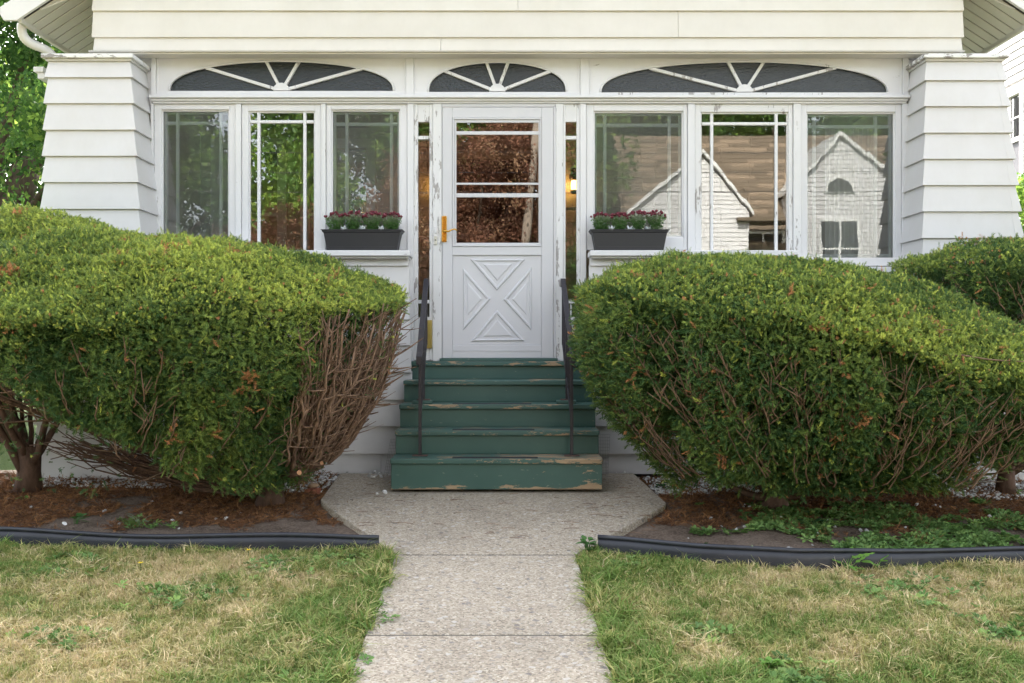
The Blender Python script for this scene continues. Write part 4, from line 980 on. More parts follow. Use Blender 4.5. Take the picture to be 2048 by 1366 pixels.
# broadleaf weeds in the lawn (clover-like rosettes)
def rosette(seed, n=7, l=.035, w=.018, up=.35):
    r = random.Random(seed); m = MB()
    for i in range(n):
        a = 6.28*i/n+r.uniform(-.4, .4); el = up*r.uniform(.4, 1.7); ll = l*r.uniform(.6, 1.2); d = Vector((math.cos(a)*math.cos(el), math.sin(a)*math.cos(el), math.sin(el))); q = Vector((-math.sin(a), math.cos(a), 0))*w/2*r.uniform(.8, 1.2); s0 = d*ll*.25
        e = s0+d*ll; up_ = Vector((0, 0, .004))
        m.add([s0, s0+(e-s0)*.35+q+up_, s0+(e-s0)*.75+q*.8+up_*.5, e-Vector((0, 0, .003)), s0+(e-s0)*.75-q*.8+up_*.5, s0+(e-s0)*.35-q+up_], [(0, 1, 2, 3), (0, 3, 4, 5)])
        m.add([Vector((0, 0, -.002))-q*.08, Vector((0, 0, -.002))+q*.08, s0+q*.08, s0-q*.08], [(0, 1, 2, 3)])
    return m
ros = [source('weed_rosette', rosette(s), M['bed_leaf']) for s in range(4)]
cl = []
for cx_, cy_, r_, k in ((-1.55, 4.55, .16, 70), (-1.2, 4.98, .13, 60), (-2.35, 4.9, .12, 40), (-.72, 4.25, .12, 40), (-1.9, 4.0, .14, 40), (.75, 4.05, .10, 34), (.98, 3.60, .17, 150), (1.9, 4.6, .22, 80), (.62, 5.0, .09, 30), (2.1, 4.1, .15, 36), (-2.3, 5.15, .15, 30), (-.95, 5.12, .10, 44), (-.75, 3.75, .16, 60)):
    for _ in range(k): cl.append((rnd.gauss(cx_, r_*.7), rnd.gauss(cy_, r_*.55)))
cl = np.array(cl); cl = cl[cl[:, 1] < 5.2]; nn = len(cl)
o = instancer('lawn_weeds', ros, np.stack([cl[:, 0], cl[:, 1], np.array([G(y) for y in cl[:, 1]])+.005], 1), np.stack([rng.normal(0, .3, nn), rng.normal(0, .3, nn), rng.random(nn)*6.28], 1), rng.uniform(.5, 1.0, nn), rng.uniform(.1, .9, nn)); o['label'] = 'low broad leaved weeds and clover in the lawn'; o['category'] = 'weeds'
# beds: fallen needles
def bed_pts(n, x0, x1, y0=4.9, y1=7.6):
    x = rng.uniform(x0, x1, n); y = rng.uniform(y0, y1, n); e = np.interp(x, [p[0] for p in EDGE_L]+[p[0] for p in EDGE_R], [p[1] for p in EDGE_L]+[p[1] for p in EDGE_R])
    k = y > e+.04
    # off the platform
    lft = np.interp(y, [5.2, 6.36, 6.45, 7.58], [-.64, -1.27, -1.29, -1.37]); rgt = np.interp(y, [5.2, 6.28, 6.36, 7.58], [.35, 1.01, 1.03, .97])
    k &= (x < lft-.02) | (x > rgt+.02)
    return x[k], y[k]
xa, ya = bed_pts(30000, -4.3, -.6); xb, yb_ = bed_pts(26000, .4, 4.3)
x = np.concatenate([xa, xb]); y = np.concatenate([ya, yb_]); P = np.stack([x, y, x*0], 1)
dn = vnoise(P, 2.2, 41)*.6+vnoise(P, 6, 42)*.4+np.clip((y-5.75)/1.4, -.33, .25); k = dn > .50+.12*rng.random(len(x)); x, y, dn = x[k], y[k], dn[k]; n = len(x)
d = rng.normal(0, 1, (n, 3)); d[:, 2] = np.abs(d[:, 2])*.18+.05
o = instancer('fallen_needles', deads, np.stack([x, y, np.array([zbed(a, b) for a, b in zip(x, y)])+.004], 1), dir_rot(d, rng.random(n)*6.28), rng.uniform(.5, 1.15, n), np.clip(rng.normal(.42, .28, n), 0, 1)); o['label'] = 'rust coloured fallen yew needles on the bare soil of the beds'; o['category'] = 'debris'
# needles and twigs on the platform
n = 240; x = rng.uniform(-1.15, .95, n); y = 7.2-rng.random(n)**1.2*1.9; k = (np.abs(x+.1) > .35) | (rng.random(n) < .35); k &= ~((x > SX0-.02) & (x < SX1+.02) & (y > 6.68)); k &= (x > np.interp(y, [5.2, 6.4, 7.5], [-.6, -1.2, -1.3])) & (x < np.interp(y, [5.2, 6.3, 7.5], [.3, .95, .9])); x, y = x[k], y[k]; n = len(x)
d = rng.normal(0, 1, (n, 3)); d[:, 2] = .02
o = instancer('path_debris', deads, np.stack([x, y, np.array([G(b) for b in y])+.002], 1), dir_rot(d, rng.random(n)*6.28), rng.uniform(.15, .5, n), np.clip(rng.normal(.25, .25, n), 0, 1)); o['label'] = 'scattered brown needle bits on the concrete by the steps'; o['category'] = 'debris'
tw = MB()
for i in range(60):
    a = rnd.uniform(-1.1, .9); b = rnd.uniform(5.5, 7.0)
    if SX0-.05 < a < SX1+.05 and b > 6.6: continue
    an = rnd.uniform(-.5, .5); L_ = rnd.uniform(.03, .11); tw.tube([(a, b, G(b)+.004), (a+math.cos(an)*L_*.5, b+math.sin(an)*L_*.5, G(b+math.sin(an)*L_*.5)+.007), (a+math.cos(an)*L_, b+math.sin(an)*L_*.8, G(b+math.sin(an)*L_*.8)+.003)], .0016, 4)
o = tw.build('fallen_twigs', M['twig_grey']); tag(o, 'thin brown twigs lying on the concrete in front of the steps', 'debris', kind='stuff')
# gravel
def pebble(seed):
    r = random.Random(seed); m = MB(); n = 6; rings = [(-.6, .55), (0, 1), (.55, .6)]
    vs = [(math.cos(6.28*k/n+i*.5)*w_*.011*r.uniform(.8, 1.2), math.sin(6.28*k/n+i*.5)*w_*.009*r.uniform(.8, 1.2), z_*.008) for i, (z_, w_) in enumerate(rings) for k in range(n)]
    fs = [(i*n+k, i*n+(k+1) % n, (i+1)*n+(k+1) % n, (i+1)*n+k) for i in range(2) for k in range(n)]+[tuple(range(n-1, -1, -1)), tuple(2*n+k for k in range(n))]
    return m.add(vs, fs)
peb = [source('pebble', pebble(s), M['gravel']) for s in range(4)]
gx = []
for (a, b, c_, d_, k) in ((-1.95, -1.36, 6.75, 7.55, 900), (-3.6, -2.5, 6.9, 7.3, 500), (1.02, 1.9, 6.75, 7.6, 900), (3.0, 4.2, 6.5, 7.3, 1100), (-1.1, -.86, 7.3, 7.6, 40), (-1.3, 1.0, 7.50, 7.66, 60), (-3.2, -.8, 5.4, 6.6, 22), (1.0, 3.2, 5.2, 6.4, 40)):
    for _ in range(k): gx.append((rnd.uniform(a, b), rnd.uniform(c_, d_)))
gx = np.array(gx); n = len(gx); zb_ = np.array([max(zbed(a, b), -1) for a, b in gx]); onp = (gx[:, 0] > -1.36) & (gx[:, 0] < .97) & (gx[:, 1] < 7.6); zb_ = np.where(onp & (gx[:, 1] > 6.4), .0, zb_)
o = instancer('white_gravel', peb, np.stack([gx[:, 0], gx[:, 1], zb_+.005+.012*rng.random(n)], 1), rng.normal(0, .6, (n, 3)), rng.uniform(.6, 1.7, n), rng.random(n)); o['label'] = 'white landscaping gravel along the foot of the house wall'; o['category'] = 'gravel'
# ground cover weeds in the right bed
wx, wy = bed_pts(9000, .45, 4.3, 4.95, 6.4); P = np.stack([wx, wy, wx*0], 1)
dn = vnoise(P, 3.0, 51)*.6+vnoise(P, 8, 52)*.4+np.clip((wx-1.6)*.12, -.12, .16)-np.clip((wy-5.75)*.22, 0, .3); k = dn > .46; wx, wy = wx[k], wy[k]
lx_, ly_ = bed_pts(900, -3.4, -.7, 5.3, 6.0); P = np.stack([lx_, ly_, lx_*0], 1); k = (vnoise(P, 4, 53) > .70); wx = np.concatenate([wx, lx_[k]]); wy = np.concatenate([wy, ly_[k]]); n = len(wx)
o = instancer('ground_cover', ros, np.stack([wx, wy, np.array([zbed(a, b) for a, b in zip(wx, wy)])+.012], 1), np.stack([rng.normal(0, .3, n), rng.normal(0, .3, n), rng.random(n)*6.28], 1), rng.uniform(.45, 1.1, n), rng.uniform(0, .8, n)); o['label'] = 'round leaved ground cover weeds spreading over the right bed'; o['category'] = 'weeds'

# edging
def edging(pts, h0, lb, grp):
    t = thing('lawn_edging', lb, 'edging', (pts[0][0], pts[0][1], G(pts[0][1])), group=grp)
    n = 60; xs = np.linspace(pts[0][0], pts[-1][0], n); m = MB(); vs = []; top = []
    for i, x in enumerate(xs):
        y = ylerp(pts, x)+.008*math.sin(x*5.0); h = h0(x); z = G(y)-.02
        vs += [(x, y-.004, z-.03), (x, y-.010+.004*math.sin(x*9), z+h*.6), (x, y-.003, z+h), (x, y+.003, z+h), (x, y+.003, z-.03)]; top.append((x, y, z+h+.006))
    fs = [(i*5+k, (i+1)*5+k, (i+1)*5+k+1, i*5+k+1) for i in range(n-1) for k in range(4)]
    m.add(vs, fs).build('edging_strip', M['edging'], t, smooth=True)
    MB().tube(top, .0125, 8).build('edging_bead', M['edging'], t, smooth=True)
edging([(-8, 5.5), (-2.89, 5.41), (-2.13, 5.33), (-1.43, 5.28), (-.82, 5.29), (-.735, 5.30)], lambda x: .088+.012*math.sin(x*4.2+1), 'black plastic lawn edging with rounded lip along the left bed', 'plastic edging strips')
edging([(.47, 5.24), (.55, 5.22), (.99, 5.06), (1.49, 4.96), (2.02, 4.99), (2.71, 5.08), (8, 5.4)], lambda x: .088+.016*math.sin(min(x, 3)*1.3), 'black plastic lawn edging with rounded lip along the right bed', 'plastic edging strips')

# single weeds, stones
def leafplant(name, lb, cat, x, y, z, n, l, w, h, mat, seed, stem=True, tintv=.5, loc_group=None, lobes=False):
    r = random.Random(seed); t = thing(name, lb, cat, (x, y, z)); st = MB()
    for i in range(n):
        a = r.uniform(0, 6.28); hh = h*r.uniform(.3, 1); bx_ = r.gauss(0, .006); by_ = r.gauss(0, .006); rr = l*.6*r.uniform(.3, 1)
        e = Vector((x+bx_+math.cos(a)*rr, y+by_+math.sin(a)*rr, z+hh)); st.tube([(x+bx_, y+by_, z-.01), (x+bx_+math.cos(a)*rr*.4, y+by_+math.sin(a)*rr*.4, z+hh*.6), e], .0014, 4, False)
        d = Vector((math.cos(a), math.sin(a), r.uniform(-.2, .6))).normalized(); q = Vector((-math.sin(a), math.cos(a), r.uniform(-.3, .3))).normalized()*w/2
        ll = l*r.uniform(.7, 1.15); up_ = d.cross(q).normalized()*w*.12
        if lobes:
            vs = [e]; K = 6
            pl = [e+d*ll*k/K+q*((1.0 if k % 2 else .35)*(1-.08*k)) for k in range(1, K)]; pr = [e+d*ll*k/K-q*((1.0 if k % 2 else .35)*(1-.08*k)) for k in range(1, K)]
            vs = [e]+pl+[e+d*ll]+pr[::-1]; m = MB().add(vs, [tuple(range(len(vs)))])
        else:
            m = MB().add([e, e+d*ll*.25+q*.8+up_, e+d*ll*.6+q+up_, e+d*ll*.88+q*.5, e+d*ll, e+d*ll*.88-q*.5, e+d*ll*.6-q+up_, e+d*ll*.25-q*.8+up_, e+d*ll*.5], [(0, 1, 2, 8), (8, 2, 3, 4), (8, 4, 5, 6), (0, 8, 6, 7)])
        m.build('leaf', mat, t)
    st.build('stem', mat, t); return t
def plain_leaf(name, c): 
    t = NT(name); n_ = t.noise(30); col = t.mix(n_, tuple(x_*.75 for x_ in c), tuple(x_*1.2 for x_ in c)); b = t.bsdf(col, .55, spec=.3, link=False)
    tl = t.n('ShaderNodeBsdfTranslucent'); t.l(col, tl.inputs[0]); ms = t.n('ShaderNodeMixShader'); ms.inputs[0].default_value = .3; t.l(b.outputs[0], ms.inputs[1]); t.l(tl.outputs[0], ms.inputs[2]); t.l(ms.outputs[0], t.out.inputs[0]); return t.m
LF1 = plain_leaf('weed_leaf_mid', (.08, .19, .05)); LF2 = plain_leaf('weed_leaf_bright', (.17, .34, .06)); LF3 = plain_leaf('weed_leaf_grey', (.22, .27, .17)); LF4 = plain_leaf('weed_leaf_dark', (.04, .12, .04))
def bp(px, py, dz=.045):
    D_ = 1920*(1.546+dz)/(py-538); return X(px, D_), D_
for nm, lb, px, py, n, l, w_, h, mt, sd_, lo in (
    ('weed_plant', 'broad leaved green weed in the left bed above the edging', 152, 1058, 13, .05, .032, .05, LF1, 1, False),
    ('weed_plant', 'pale drooping weed with upright leaf in the left bed, beneath the large yew', 283, 1062, 7, .06, .022, .07, LF3, 2, False),
    ('weed_plant', 'small bright weed in the left bed beside the thick trunk', 50, 1008, 5, .04, .028, .025, LF2, 3, False),
    ('weed_plant', 'bright green jagged leaved weed standing against the right edging', 1692, 1138, 11, .085, .042, .10, LF2, 4, True),
    ('weed_plant', 'leafy weed spilling over the corner where the right edging meets the path', 1180, 1105, 22, .04, .034, .08, LF1, 5, False),
    ('weed_plant', 'pair of dark upright weeds under the middle of the right yew', 1490, 1052, 12, .038, .022, .07, LF1, 6, False),
    ('weed_plant', 'weed with big folded dark leaves in the middle of the right bed', 1620, 1058, 8, .07, .045, .03, LF4, 7, False),
    ('weed_plant', 'bright seedling at the far right edge of the right bed', 2038, 998, 7, .035, .026, .05, LF2, 8, False),
    ('weed_plant', 'pointed leaved weed on the lawn at the far right', 1945, 1312, 8, .075, .02, .03, LF3, 9, False),
    ('weed_plant', 'small green weed by the gravel right of the platform', 1325, 975, 14, .04, .026, .06, LF4, 10, False),
    ('weed_plant', 'two bright leaves at the foot of the right edging', 1755, 1142, 5, .06, .045, .06, LF2, 12, False),
    ('weed_plant', 'clump of glossy green leaves on the lawn at the bottom right', 1540, 1362, 26, .036, .026, .05, LF2, 13, False)):
    x_, y_ = bp(px, py)
    if 'edging' in lb and 'left' not in lb.split('edging')[0]:
        x_ *= .975; y_ = min(y_, edge_y(x_)-.035)
    if 'corner where' in lb: y_ = 5.24; x_ = .41
    zz_ = (zbed(x_, y_) if y_ > edge_y(x_) else G(y_)-.015)
    leafplant(nm, lb, 'weed', x_, y_, zz_, n, l, w_, h, mt, sd_, lobes=lo)
# dandelions and bud
def dandelion(px, py, lb, h=.05, bud=False):
    x_, y_ = bp(px, py+18, .018); z0 = G(y_)-.018; t = thing('dandelion', lb, 'flower', (x_, y_, z0)); top = Vector((x_-.02 if bud else x_, y_, z0+h))
    MB().tube([(x_+(.03 if bud else 0), y_, z0), (x_+.012 if bud else x_, y_, z0+h*.6), top], .0016, 5).build('stem', LF1, t)
    m = MB()
    if bud: m.tube([top, top+Vector((-.002, 0, .012)), top+Vector((-.003, 0, .024))], [.006, .008, .004], 8); m.build('bud', LF3, t)
    else:
        for i in range(18):
            a = i*2.4; r_ = .019*(.5+.5*(i % 3)/2); d_ = Vector((math.cos(a), math.sin(a), .35)); q_ = Vector((-math.sin(a), math.cos(a), 0))*.003
            m.add([top, top+d_*r_*.6+q_, top+d_*r_, top+d_*r_*.6-q_], [(0, 1, 2, 3)])
        m.build('petals', M['yellow_flower'], t)
dandelion(497, 1101, 'yellow dandelion flower in front of the left edging'); dandelion(281, 1128, 'yellow dandelion flower in the lawn, further left')
dandelion(1513, 1120, 'closed dandelion bud in front of the right edging', .10, True)
def blob(name, mat, lb, cat, c, s_, seed, bev=0):
    r = random.Random(seed); n = 9; rings = [(-.8, .6), (-.2, 1), (.4, .95), (.9, .5)]
    vs = [(c[0]+math.cos(6.28*k/n)*w_*s_[0]*r.uniform(.85, 1.1), c[1]+math.sin(6.28*k/n)*w_*s_[1]*r.uniform(.85, 1.1), c[2]+z_*s_[2]) for z_, w_ in rings for k in range(n)]
    fs = [(i*n+k, i*n+(k+1) % n, (i+1)*n+(k+1) % n, (i+1)*n+k) for i in range(3) for k in range(n)]+[tuple(range(n-1, -1, -1)), tuple(3*n+k for k in range(n))]
    o = MB().add(vs, fs).build(name, mat, off=Vector(c), smooth=True); return tag(o, lb, cat)
x_, y_ = bp(627, 988); blob('stone', M['stone_tan'], 'tan stone lying on the broken brick beside the platform corner', 'stone', (x_, y_, zbed(x_, y_)+.045), (.04, .03, .02), 3)
o = MB().hexa([(x_-.055, y_-.06, zbed(x_, y_)-.01), (x_+.045, y_-.05, zbed(x_, y_)-.01), (x_+.05, y_+.03, zbed(x_, y_)-.01), (x_-.05, y_+.035, zbed(x_, y_)-.01), (x_-.052, y_-.055, zbed(x_, y_)+.022), (x_+.045, y_-.048, zbed(x_, y_)+.026), (x_+.045, y_+.03, zbed(x_, y_)+.026), (x_-.05, y_+.03, zbed(x_, y_)+.022)]).build('brick', M['brick_red'], bevel=.004); tag(o, 'broken red brick half buried beside the left corner of the platform', 'brick')

# ------------------------------------------------------------------ planters with flowers
def planter(lb, x0, x1, side, wherephrase):
    Dp = 7.66; zt, zb = Z(458.5, Dp), Z(498.8, 7.66)+.001; a, b = X(x0, Dp), X(x1, Dp); yf, yb = 7.655, 7.835; zb = Z(500.5, 7.63)+.002
    t = thing('window_box', lb, 'planter', ((a+b)/2, (yf+yb)/2, zb), group='dark plastic planters on the window sills')
    i = .048; zr = zt-.022
    def ring(ix, iy, z): return [(a+ix, yf+iy, z), (b-ix, yf+iy, z), (b-ix, yb-iy, z), (a+ix, yb-iy, z)]
    rings = [ring(i, .03, zb), ring(.022, .012, zr-.004), ring(.014, .006, zr), ring(.008, .003, zt-.008), ring(0, 0, zt-.003), ring(0, 0, zt), ring(.012, .012, zt), ring(.024, .018, zr)]
    vs = [p for r_ in rings for p in r_]; fs = [(3, 2, 1, 0)]+[(k*4+j, k*4+(j+1) % 4, (k+1)*4+(j+1) % 4, (k+1)*4+j) for k in range(len(rings)-1) for j in range(4)]
    MB().add(vs, fs).build('box', M['planter'], t, bevel=.002)
    MB().box(a+.03, b-.03, yf+.024, yb-.024, zr-.02, zr-.006).build('soil', M['soil_pot'], t)
    # moulded lines
    MB().box(a+i+.02, b-i-.02, yf+.0225, yf+.03, zb+.03, zb+.033).build('moulded_line', M['planter'], t)
    places = ['first', 'second', 'third', 'fourth']
    xs_ = np.linspace(a+.10, b-.10, 4); yc = (yf+yb)/2
    for k in range(4):
        cx = xs_[k]; r = random.Random(side*10+k+3); H = .142+.02*r.random()+(.015 if (side > 0 and k == 3) else 0)
        p = thing('chrysanthemum', 'dark red chrysanthemum, %s from the left in the planter %s' % (places[k], wherephrase), 'flower', (cx, yc, zr), group='chrysanthemums in the planters')
        n = 420; th = rng.random(n)*6.28; u = rng.random(n)**.7; hh = rng.random(n)
        R_ = .035+.055*hh; pts = np.stack([cx+np.cos(th)*R_*u, yc+np.sin(th)*R_*u*.85, zr+.0+hh*H*.86], 1)
        d = np.stack([np.cos(th)*.8, np.sin(th)*.8, .5+hh], 1)+rng.normal(0, .3, (n, 3))
        tin = np.clip(.15+.75*hh**2+rng.normal(0, .15, n), 0, 1)
        instancer('leaves', mums, pts, dir_rot(d, rng.random(n)*6.28), rng.uniform(.6, 1.1, n), tin, p)
        fl = MB(); stm = MB()
        for q in range(34):
            t_ = r.uniform(0, 6.28); u_ = math.sqrt(r.random()); x_ = cx+math.cos(t_)*u_*.088; y_ = yc+math.sin(t_)*u_*.07; z_ = zr+H*(1.05-.22*u_*u_)+r.uniform(-.012, .010)
            stm.tube([(cx+(x_-cx)*.6, yc+(y_-yc)*.6, z_-.05), (x_, y_, z_)], .0013, 4, False)
            rr = r.uniform(.008, .014); fl.tube([(x_, y_, z_-.004), (x_, y_, z_+rr*.5), (x_+r.uniform(-.003, .003), y_, z_+rr*1.3)], [rr*.45, rr, rr*.55], 6)
        o = fl.build('flower_heads', M['red_flower'], p); o['kind'] = 'stuff'; stm.build('stems', LF3, p)
    for k in range(3):
        cx = (xs_[k]+xs_[k+1])/2; p = thing('dusty_miller', 'silver filler plant between %s and %s chrysanthemum, planter %s' % (places[k], places[k+1], wherephrase), 'plant', (cx, yf+.04, zr), group='silver filler plants in the planters')
        m = MB(); r = random.Random(k+side)
        for q in range(30):
            a_ = r.uniform(0, 6.28); e_ = r.uniform(.3, 1.3); l_ = r.uniform(.035, .07); d_ = Vector((math.cos(a_)*math.cos(e_), math.sin(a_)*math.cos(e_), math.sin(e_))); q_ = Vector((-math.sin(a_), math.cos(a_), 0))*.005; s_ = Vector((cx, yf+.045, zr+.0))
            m.add([s_, s_+d_*l_*.4+q_*.6, s_+d_*l_*.7+q_*1.6, s_+d_*l_, s_+d_*l_*.7-q_*1.6, s_+d_*l_*.4-q_*.6], [(0, 1, 2, 3), (0, 3, 4, 5)])
        m.build('leaves', M['silver_leaf'], p)
mums = [source('mum_leaf', rosette(s+70, n=4, l=.016, w=.006, up=.9), M['mum']) for s in range(3)]
planter('dark grey plastic window box of red flowers on the sill left of the door', 641, 805, -1, 'left of the door')
planter('dark grey plastic window box of red flowers on the sill right of the door', 1180, 1340, 1, 'right of the door')

# ------------------------------------------------------------------ trees
def leafcluster(seed, n=9, l=.07, w=.04, R_=.10, name='leaf_cluster', mat=None):
    r = random.Random(seed); m = MB()
    for i in range(n):
        c = Vector((r.gauss(0, R_*.5), r.gauss(0, R_*.5), r.gauss(0, R_*.4))); a = r.uniform(0, 6.28); el = r.uniform(-.9, .5); d = Vector((math.cos(a)*math.cos(el), math.sin(a)*math.cos(el), math.sin(el)))
        q = d.cross(Vector((r.uniform(-.5, .5), r.uniform(-.5, .5), 1))).normalized()*w/2; up_ = d.cross(q).normalized()*w*.12; ll = l*r.uniform(.7, 1.2)
        m.add([c, c+d*ll*.4+q+up_, c+d*ll, c+d*ll*.4-q+up_], [(0, 1, 2), (0, 2, 3)])
    return source(name, m, mat)
cl_small = [leafcluster(s, mat=M['broad']) for s in range(4)]
cl_big = [leafcluster(s+9, n=12, l=.22, w=.14, R_=.4, mat=M['broad']) for s in range(4)]
cl_mid = [leafcluster(s+29, n=12, l=.13, w=.08, R_=.22, mat=M['broad']) for s in range(4)]
cl_maple = [leafcluster(s+19, n=26, l=.085, w=.06, R_=.3, mat=M['maple']) for s in range(4)]
def tree(lb, name, x, y, z0, h, cr, n, cls, mat='tree_bark', seed=0, tr=.16, nl=9, zlow=.35, grp=None, trunks=None):
    r = random.Random(seed); t = thing(name, lb, 'tree', (x, y, z0), group=grp)
    top = Vector((x+r.uniform(-.3, .3), y, z0+h*.62)); MB().tube([(x, y, z0-.1), (x+.03*h*r.uniform(-1, 1), y, z0+h*.3), top], [tr*1.3, tr, tr*.5], 9).build('trunk', M[mat], t, smooth=True)
    cs = []
    for i in range(nl):
        a = 2.4*i; hh = z0+h*(zlow+(1-zlow)*((i+.6)/nl)); rr = cr*(1-.55*abs((hh-z0)/h-.55)*1.6)*r.uniform(.45, .85); e = Vector((x+math.cos(a)*rr, y+math.sin(a)*rr, hh))
        st = Vector((x, y, z0+h*(.2+.35*i/nl))); MB().tube([bez([st, st.lerp(e, .5)-Vector((0, 0, .1*h*.3)), e], u/6) for u in range(7)], [tr*.42*(1-.12*u) for u in range(7)], 6).build('limb', M[mat], t, smooth=True); cs.append((e, cr*r.uniform(.32, .5)))
    cs.append((Vector((x, y, z0+h*.9)), cr*.45))
    P_ = []
    for e, q in cs:
        k = n//len(cs); dv = rng.normal(0, 1, (k, 3)); dv /= np.linalg.norm(dv, axis=1, keepdims=True); rad = q*rng.random(k)**.45; P_.append(np.array(e)+dv*rad[:, None]*np.array([1, 1, .8]))
    P_ = np.concatenate(P_); m_ = vnoise(P_, 2.2/cr, 61)*.6+vnoise(P_, 5/cr, 62)*.4 > .45; P_ = P_[m_ | (rng.random(len(P_)) < .12)]; k = len(P_)
    instancer('crown', cls, P_, rng.random((k, 3))*6.28, rng.uniform(.7, 1.3, k), np.clip(rng.normal(.4, .3, k)+(vnoise(P_, 3/cr, 63)-.5)*.8, 0, 1), t); return t
tree('leafy green tree with a thick trunk beyond the left pier', 'broadleaf_tree', -6.1, 11.2, 0, 5.6, 2.3, 7500, cl_small, seed=3, tr=.22, nl=12, zlow=.22)
# thick leaning lower trunk of that tree
t2 = thing('leaning_trunk', 'thick leaning old tree trunk low beyond the left pier', 'tree', (-7.2, 11.6, 0)); MB().tube([(-7.4, 11.5, 1.0), (-6.4, 11.3, 1.9), (-5.9, 11.3, 2.5), (-5.72, 11.4, 3.2)], [.34, .30, .22, .14], 10).tube([(-6.3, 11.1, -.1), (-6.0, 11.2, 1.2), (-5.4, 11.3, 2.3)], [.3, .24, .16], 10).build('trunk', M['tree_bark'], t2, smooth=True)
tree('tall green tree in the back garden at the left', 'broadleaf_tree', -9.5, 17.5, 0, 9, 3.6, 7000, cl_mid, seed=5, nl=12, zlow=.18)
tree('green tree further back, between the left trees', 'broadleaf_tree', -6.6, 21, 0, 8, 3.2, 5000, cl_mid, seed=8, nl=10, zlow=.18)
# shrub by the neighbour
sh = thing('shrub', 'yellow green shrub between the right pier and the neighbouring house', 'shrub', (5.2, 10.2, 0)); MB().tube([(5.2, 10.2, -.05), (5.22, 10.2, 1.2), (5.3, 10.1, 2.3)], [.03, .02, .01], 6).build('stem', M['tree_bark'], sh)
P_ = np.stack([rng.normal(5.35, .16, 1200), rng.normal(10.1, .25, 1200), rng.uniform(.3, 2.75, 1200)], 1); instancer('leaves', cl_small, P_, rng.random((1200, 3))*6.28, rng.uniform(.6, 1.0, 1200), np.clip(rng.normal(.8, .25, 1200), 0, 1), sh)

# ------------------------------------------------------------------ neighbour at the right
NX = 6.5
nb = thing('neighbour_house', 'white clapboard neighbouring house with a double hung window at the right edge', 'house', (NX, 12, 0))
wy0, wy1, wz0, wz1 = 12.25, 13.15, 3.16, 4.22
core = MB().box(NX+.03, NX+6, 10.5, wy0, -.1, 6.6).box(NX+.03, NX+6, wy1, 19, -.1, 6.6).box(NX+.03, NX+6, wy0, wy1, -.1, wz0).box(NX+.03, NX+6, wy0, wy1, wz1, 6.6).build('wall', M['siding'], nb)
z = 0.0
def sb(y0, y1, z):
    MB().hexa([(NX-.012, y0, z), (NX+.03, y0, z), (NX+.03, y1, z), (NX-.012, y1, z), (NX+.006, y0, z+.104), (NX+.03, y0, z+.104), (NX+.03, y1, z+.104), (NX+.006, y1, z+.104)]).build('clapboard', M['siding'], core)
while z < 6.4:
    if z+.104 > wz0-.1 and z < wz1+.12: sb(10.5, wy0-.1, z); sb(wy1+.1, 16, z)
    else: sb(10.5, 16, z)
    z += .1
fw = MB().box(NX-.03, NX+.028, wy0-.1, wy0, wz0-.1, wz1+.12).box(NX-.03, NX+.028, wy1, wy1+.1, wz0-.1, wz1+.12).box(NX-.03, NX+.028, wy0, wy1, wz1, wz1+.12).box(NX-.04, NX+.028, wy0, wy1, wz0-.1, wz0).build('window', M['gutter'], nb, bevel=.003)
zm = (wz0+wz1)/2-.04
MB().box(NX+.0, NX+.05, wy0, wy1, zm-.03, zm+.03).build('sash_rail', M['gutter'], fw)
MB().box(NX+.02, NX+.024, wy0, wy1, zm+.03, wz1).build('pane', M['glass'], fw); MB().box(NX+.02, NX+.024, wy0, wy1, wz0, zm-.03).build('screen', simple('window_screen', (.16, .16, .18), .8), fw)
for k in (1, 2): MB().box(NX+.012, NX+.0195, wy0+(wy1-wy0)*k/3-.01, wy0+(wy1-wy0)*k/3+.01, zm+.03, wz1).build('muntin', M['gutter'], fw)
MB().box(NX+.010, NX+.0185, wy0, wy1, (zm+wz1)/2-.01, (zm+wz1)/2+.01).build('muntin', M['gutter'], fw)
MB().box(NX+.05, NX+.06, wy0, wy1, wz0, wz1).build('blind', M['dark'], fw)
MB().prism([(NX-.4, 6.5), (NX+6.4, 6.5), (NX+3, 9.2)], 10.2, 19.2).build('roof', M['asphalt_shingle'], nb)

# ------------------------------------------------------------------ across the street (mirrored in the glass)
op = thing('opposite_house', 'white clapboard house with two front gables and brown shingle roof across the street', 'house', (8.2, -16, -.7))
def fy(px, dy): return (px-1024)/F*(15.76-dy)
def fz(py, dy): return CAMZ+(683-py)/F*(15.76-dy)
Yb = -17.0; gz = -.75
MB().box(4.2, 14.0, Yb-6, Yb-.06, gz, 4.6).build('wall', M['siding'], op)
MB().add([(3.8, Yb+.2, 4.3), (14.4, Yb+.2, 4.3), (14.4, Yb-3, 8.7), (3.8, Yb-3, 8.7), (3.8, Yb-6.2, 4.3), (14.4, Yb-6.2, 4.3), (3.8, Yb+.2, 4.15), (14.4, Yb+.2, 4.15), (14.4, Yb-6.2, 4.15), (3.8, Yb-6.2, 4.15)], [(0, 1, 2, 3), (3, 2, 5, 4), (6, 7, 1, 0), (0, 3, 4), (1, 5, 2), (9, 8, 7, 6)]).build('roof', M['asphalt_shingle'], op)
oroof = [o for o in op.children if o.name.startswith('roof')][-1]
